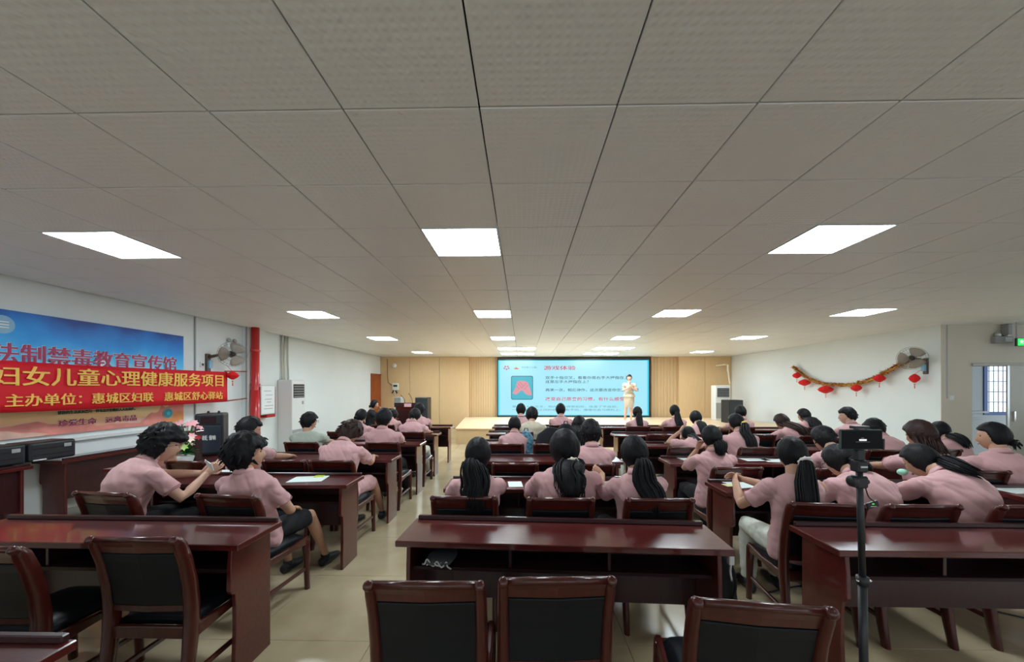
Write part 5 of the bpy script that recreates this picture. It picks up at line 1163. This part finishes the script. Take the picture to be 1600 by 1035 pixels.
# bag straps and cup hanging at the right end of the nearest centre desk
hx = 1.14; hg = thing('hanging_bag', 'black strapped bag with a white buckle at the right end of the nearest centre desk', 'bag', (hx, 2.16, 0))
MB().tube([(0, .02, .62), (.015, -.01, .50), (.02, -.03, .36), (.02, -.02, .27)], [.010, .018, .022, .012], 10, side=(0, 1, 0), ry=[.05, .07, .07, .04], rnd=.4).build('bag_body', BLACKC, hg, smooth=True)
MB().tube(catmull([V((.01, .0, .68)), V((.045, -.04, .60)), V((.06, -.06, .48)), V((.03, -.05, .33)), V((.04, -.02, .25))], 24), .008, 6).build('strap', BLACKC, hg, smooth=True)
MB().tube(catmull([V((.01, .02, .70)), V((.035, -.05, .64)), V((.030, -.06, .56)), V((.05, -.04, .50))], 16), .006, 6).build('strap', WHITEP, hg, smooth=True); MB().box(.02, .05, -.07, -.04, .60, .66).build('buckle', WHITEP, hg, bevel=.004)
MB().tube(catmull([V((.02, -.02, .28)), V((.05, -.06, .16)), V((.02, -.10, .05)), V((.07, -.16, .008)), V((.10, -.10, .008))], 24), .004, 6).build('cord', mat('yellow_cord', (.45, .40, .05), .5), hg, smooth=True)
# mint cloth at the slumped girl's wrist
q = aty(1410, 738, 2.9); tag(MB().ell((0, 0, 0), (.035, .03, .025), nu=12, nv=8).build('scrunchie', MINT, loc=q, smooth=True), 'mint green scrunchie at the wrist of the slumped girl', 'scrunchie')

# ------------------------------------------------------------------ phone stand
PYY = 1.36; pp = aty(1346, 700, PYY); tpx = aty(1342, 700, PYY).x; z_ph = aty(0, 684, PYY).z
tr = thing('phone_stand', 'black tall tripod stand in front of the right desks holding a phone', 'tripod', (pp.x, PYY, 0))
dx = tpx - pp.x
MB().tube([(.012, 0, .30), (.004, 0, .90)], .0135, 14).build('pole', BLACKP, tr, smooth=True); MB().tube([(.004, 0, .90), (dx, 0, 1.33)], .0105, 14).build('upper_pole', BLACKP, tr, smooth=True)
cl = MB().tube([(.004, 0, .885), (.004, 0, .915)], .019, 14).build('collar', BLACKP, tr, smooth=True)
for q in (-1, 1): MB().ell((.004 + q * .022, -.006, .902), (.006, .005, .004), nu=8, nv=6).build('clip', CHROME, cl, smooth=True)
MB().tube([(.010, 0, .40), (.010, 0, .47)], .022, 14).build('hub', BLACKP, tr, smooth=True)
for k in range(3):
    a = radians(90 + 120 * k); f = V((cos(a) * .36, sin(a) * .36, .01)); lg = MB().tube([(.012, 0, .45), (f.x, f.y, f.z)], .008, 8).build('leg', BLACKP, tr, smooth=True); MB().ell(f, (.014, .014, .010), nu=8, nv=6).build('rubber_foot', BLACKP, lg); MB().tube([(.012, 0, .26), (f.x * .5, f.y * .5, .225)], .005, 6).build('brace', BLACKP, tr)
kz = aty(0, 746, PYY).z; kx = aty(1342, 700, PYY).x - pp.x
MB().box(kx - .022, kx + .022, -.018, .018, kz - .022, kz + .022).build('clamp', BLACKP, tr, bevel=.006); MB().tube([(kx - .02, -.005, kz + .003), (kx - .034, -.005, kz + .003)], .020, 14, rnd=.3).build('clamp_knob', BLACKP, tr, smooth=True); MB().tube([(kx + .02, 0, kz), (kx + .03, 0, kz)], .010, 10, rnd=.4).build('clamp_bolt', BLACKP, tr, smooth=True)
bz = aty(0, 719, PYY).z; MB().box(kx - .018, kx + .018, -.02, .02, bz - .03, bz + .012).build('head_block', BLACKP, tr, bevel=.005); MB().box(kx - .012, kx + .012, -.022, -.02, bz - .012, bz - .006).build('level', FRAMEM, tr); MB().box(kx - .014, kx + .014, -.012, .012, bz + .012, z_ph - .035).build('neck', BLACKP, tr, bevel=.003)
MB().box(kx - .012, kx + .03, .002, .022, z_ph - .045, z_ph - .038).box(kx - .015, kx + .035, -.004, .022, z_ph + .040, z_ph + .050).box(kx + .0, kx + .012, .014, .022, z_ph - .04, z_ph + .045).build('phone_clip', BLACKP, tr)
fx0, fx1 = aty(1313, 0, PYY).x, aty(1380, 0, PYY).x
ph = thing('phone', 'black phone held level on the stand, screen facing the camera', 'phone', ((fx0 + fx1) / 2, PYY, z_ph)); hw_ = (fx1 - fx0) / 2
MB().box(-hw_, hw_, 0, .010, -.036, .038).build('case', mat('phone_edge', (.05, .09, .08), .3), ph, bevel=.004); MB().box(-hw_ + .004, hw_ - .004, -.001, 0, -.032, .034).build('display', mat('phone_glass', (.003, .004, .005), .45, .12), ph)
LW = mat('screen_white', (.5, .5, .5), .4, emit=(.9, .95, 1), es=.6)
MB().box(-.010, .016, -.0018, -.001, -.003, .003).build('screen_text', LW, ph); MB().box(-.022, .028, -.0016, -.001, -.0075, -.0065).build('screen_text', GREYP, ph); MB().box(-.003, .007, -.0016, -.001, .006, .008).build('screen_text', GREYP, ph); MB().box(hw_ + .001, hw_ + .008, .0, .012, -.036, .004).build('side_grip', BLACKP, ph, bevel=.002)
rq = aty(1363, 789, PYY); rm = thing('remote', 'small black remote with green mark dangling from the phone stand', 'remote', rq)
MB().box(-.020, .020, -.005, .005, -.011, .011, Matrix.Rotation(-.30, 4, 'Y')).build('case', BLACKP, rm, bevel=.002); MB().ell((-.002, -.0055, .004), (.005, .001, .003), nu=10, nv=6).build('green_mark', mat('green_mark', (.1, .6, .1), .4, emit=(.1, .7, .1), es=.4), rm); MB().box(-.010, .010, -.006, -.005, -.006, -.004).build('printed_line', WHITEP, rm)
c0_ = V((pp.x + kx + .012, PYY - .01, kz - .01)) - V(rq); MB().tube(catmull([c0_, c0_ * .6 + V((.002, 0, -.012)), V((.006, 0, .012))], 12), .0022, 6).build('cord', BLACKP, rm, smooth=True)
# cables on the floor under the right desks
for k, (pts, lb) in enumerate(((((1.9, 2.9, .006), (2.3, 3.0, .006), (2.6, 2.75, .006), (3.0, 2.9, .006), (3.5, 2.6, .006)), 'thin black cable lying on the floor under the nearest right desks'), (((-5.3, 3.6, .006), (-5.0, 4.4, .006), (-5.1, 5.2, .006), (-4.8, 6.0, .006)), 'black cable along the foot of the left wall desks'))):
    tag(MB().tube(catmull([V(p) for p in pts], 40), .006, 6).build('cable', BLACKP, smooth=True), lb, 'cable')
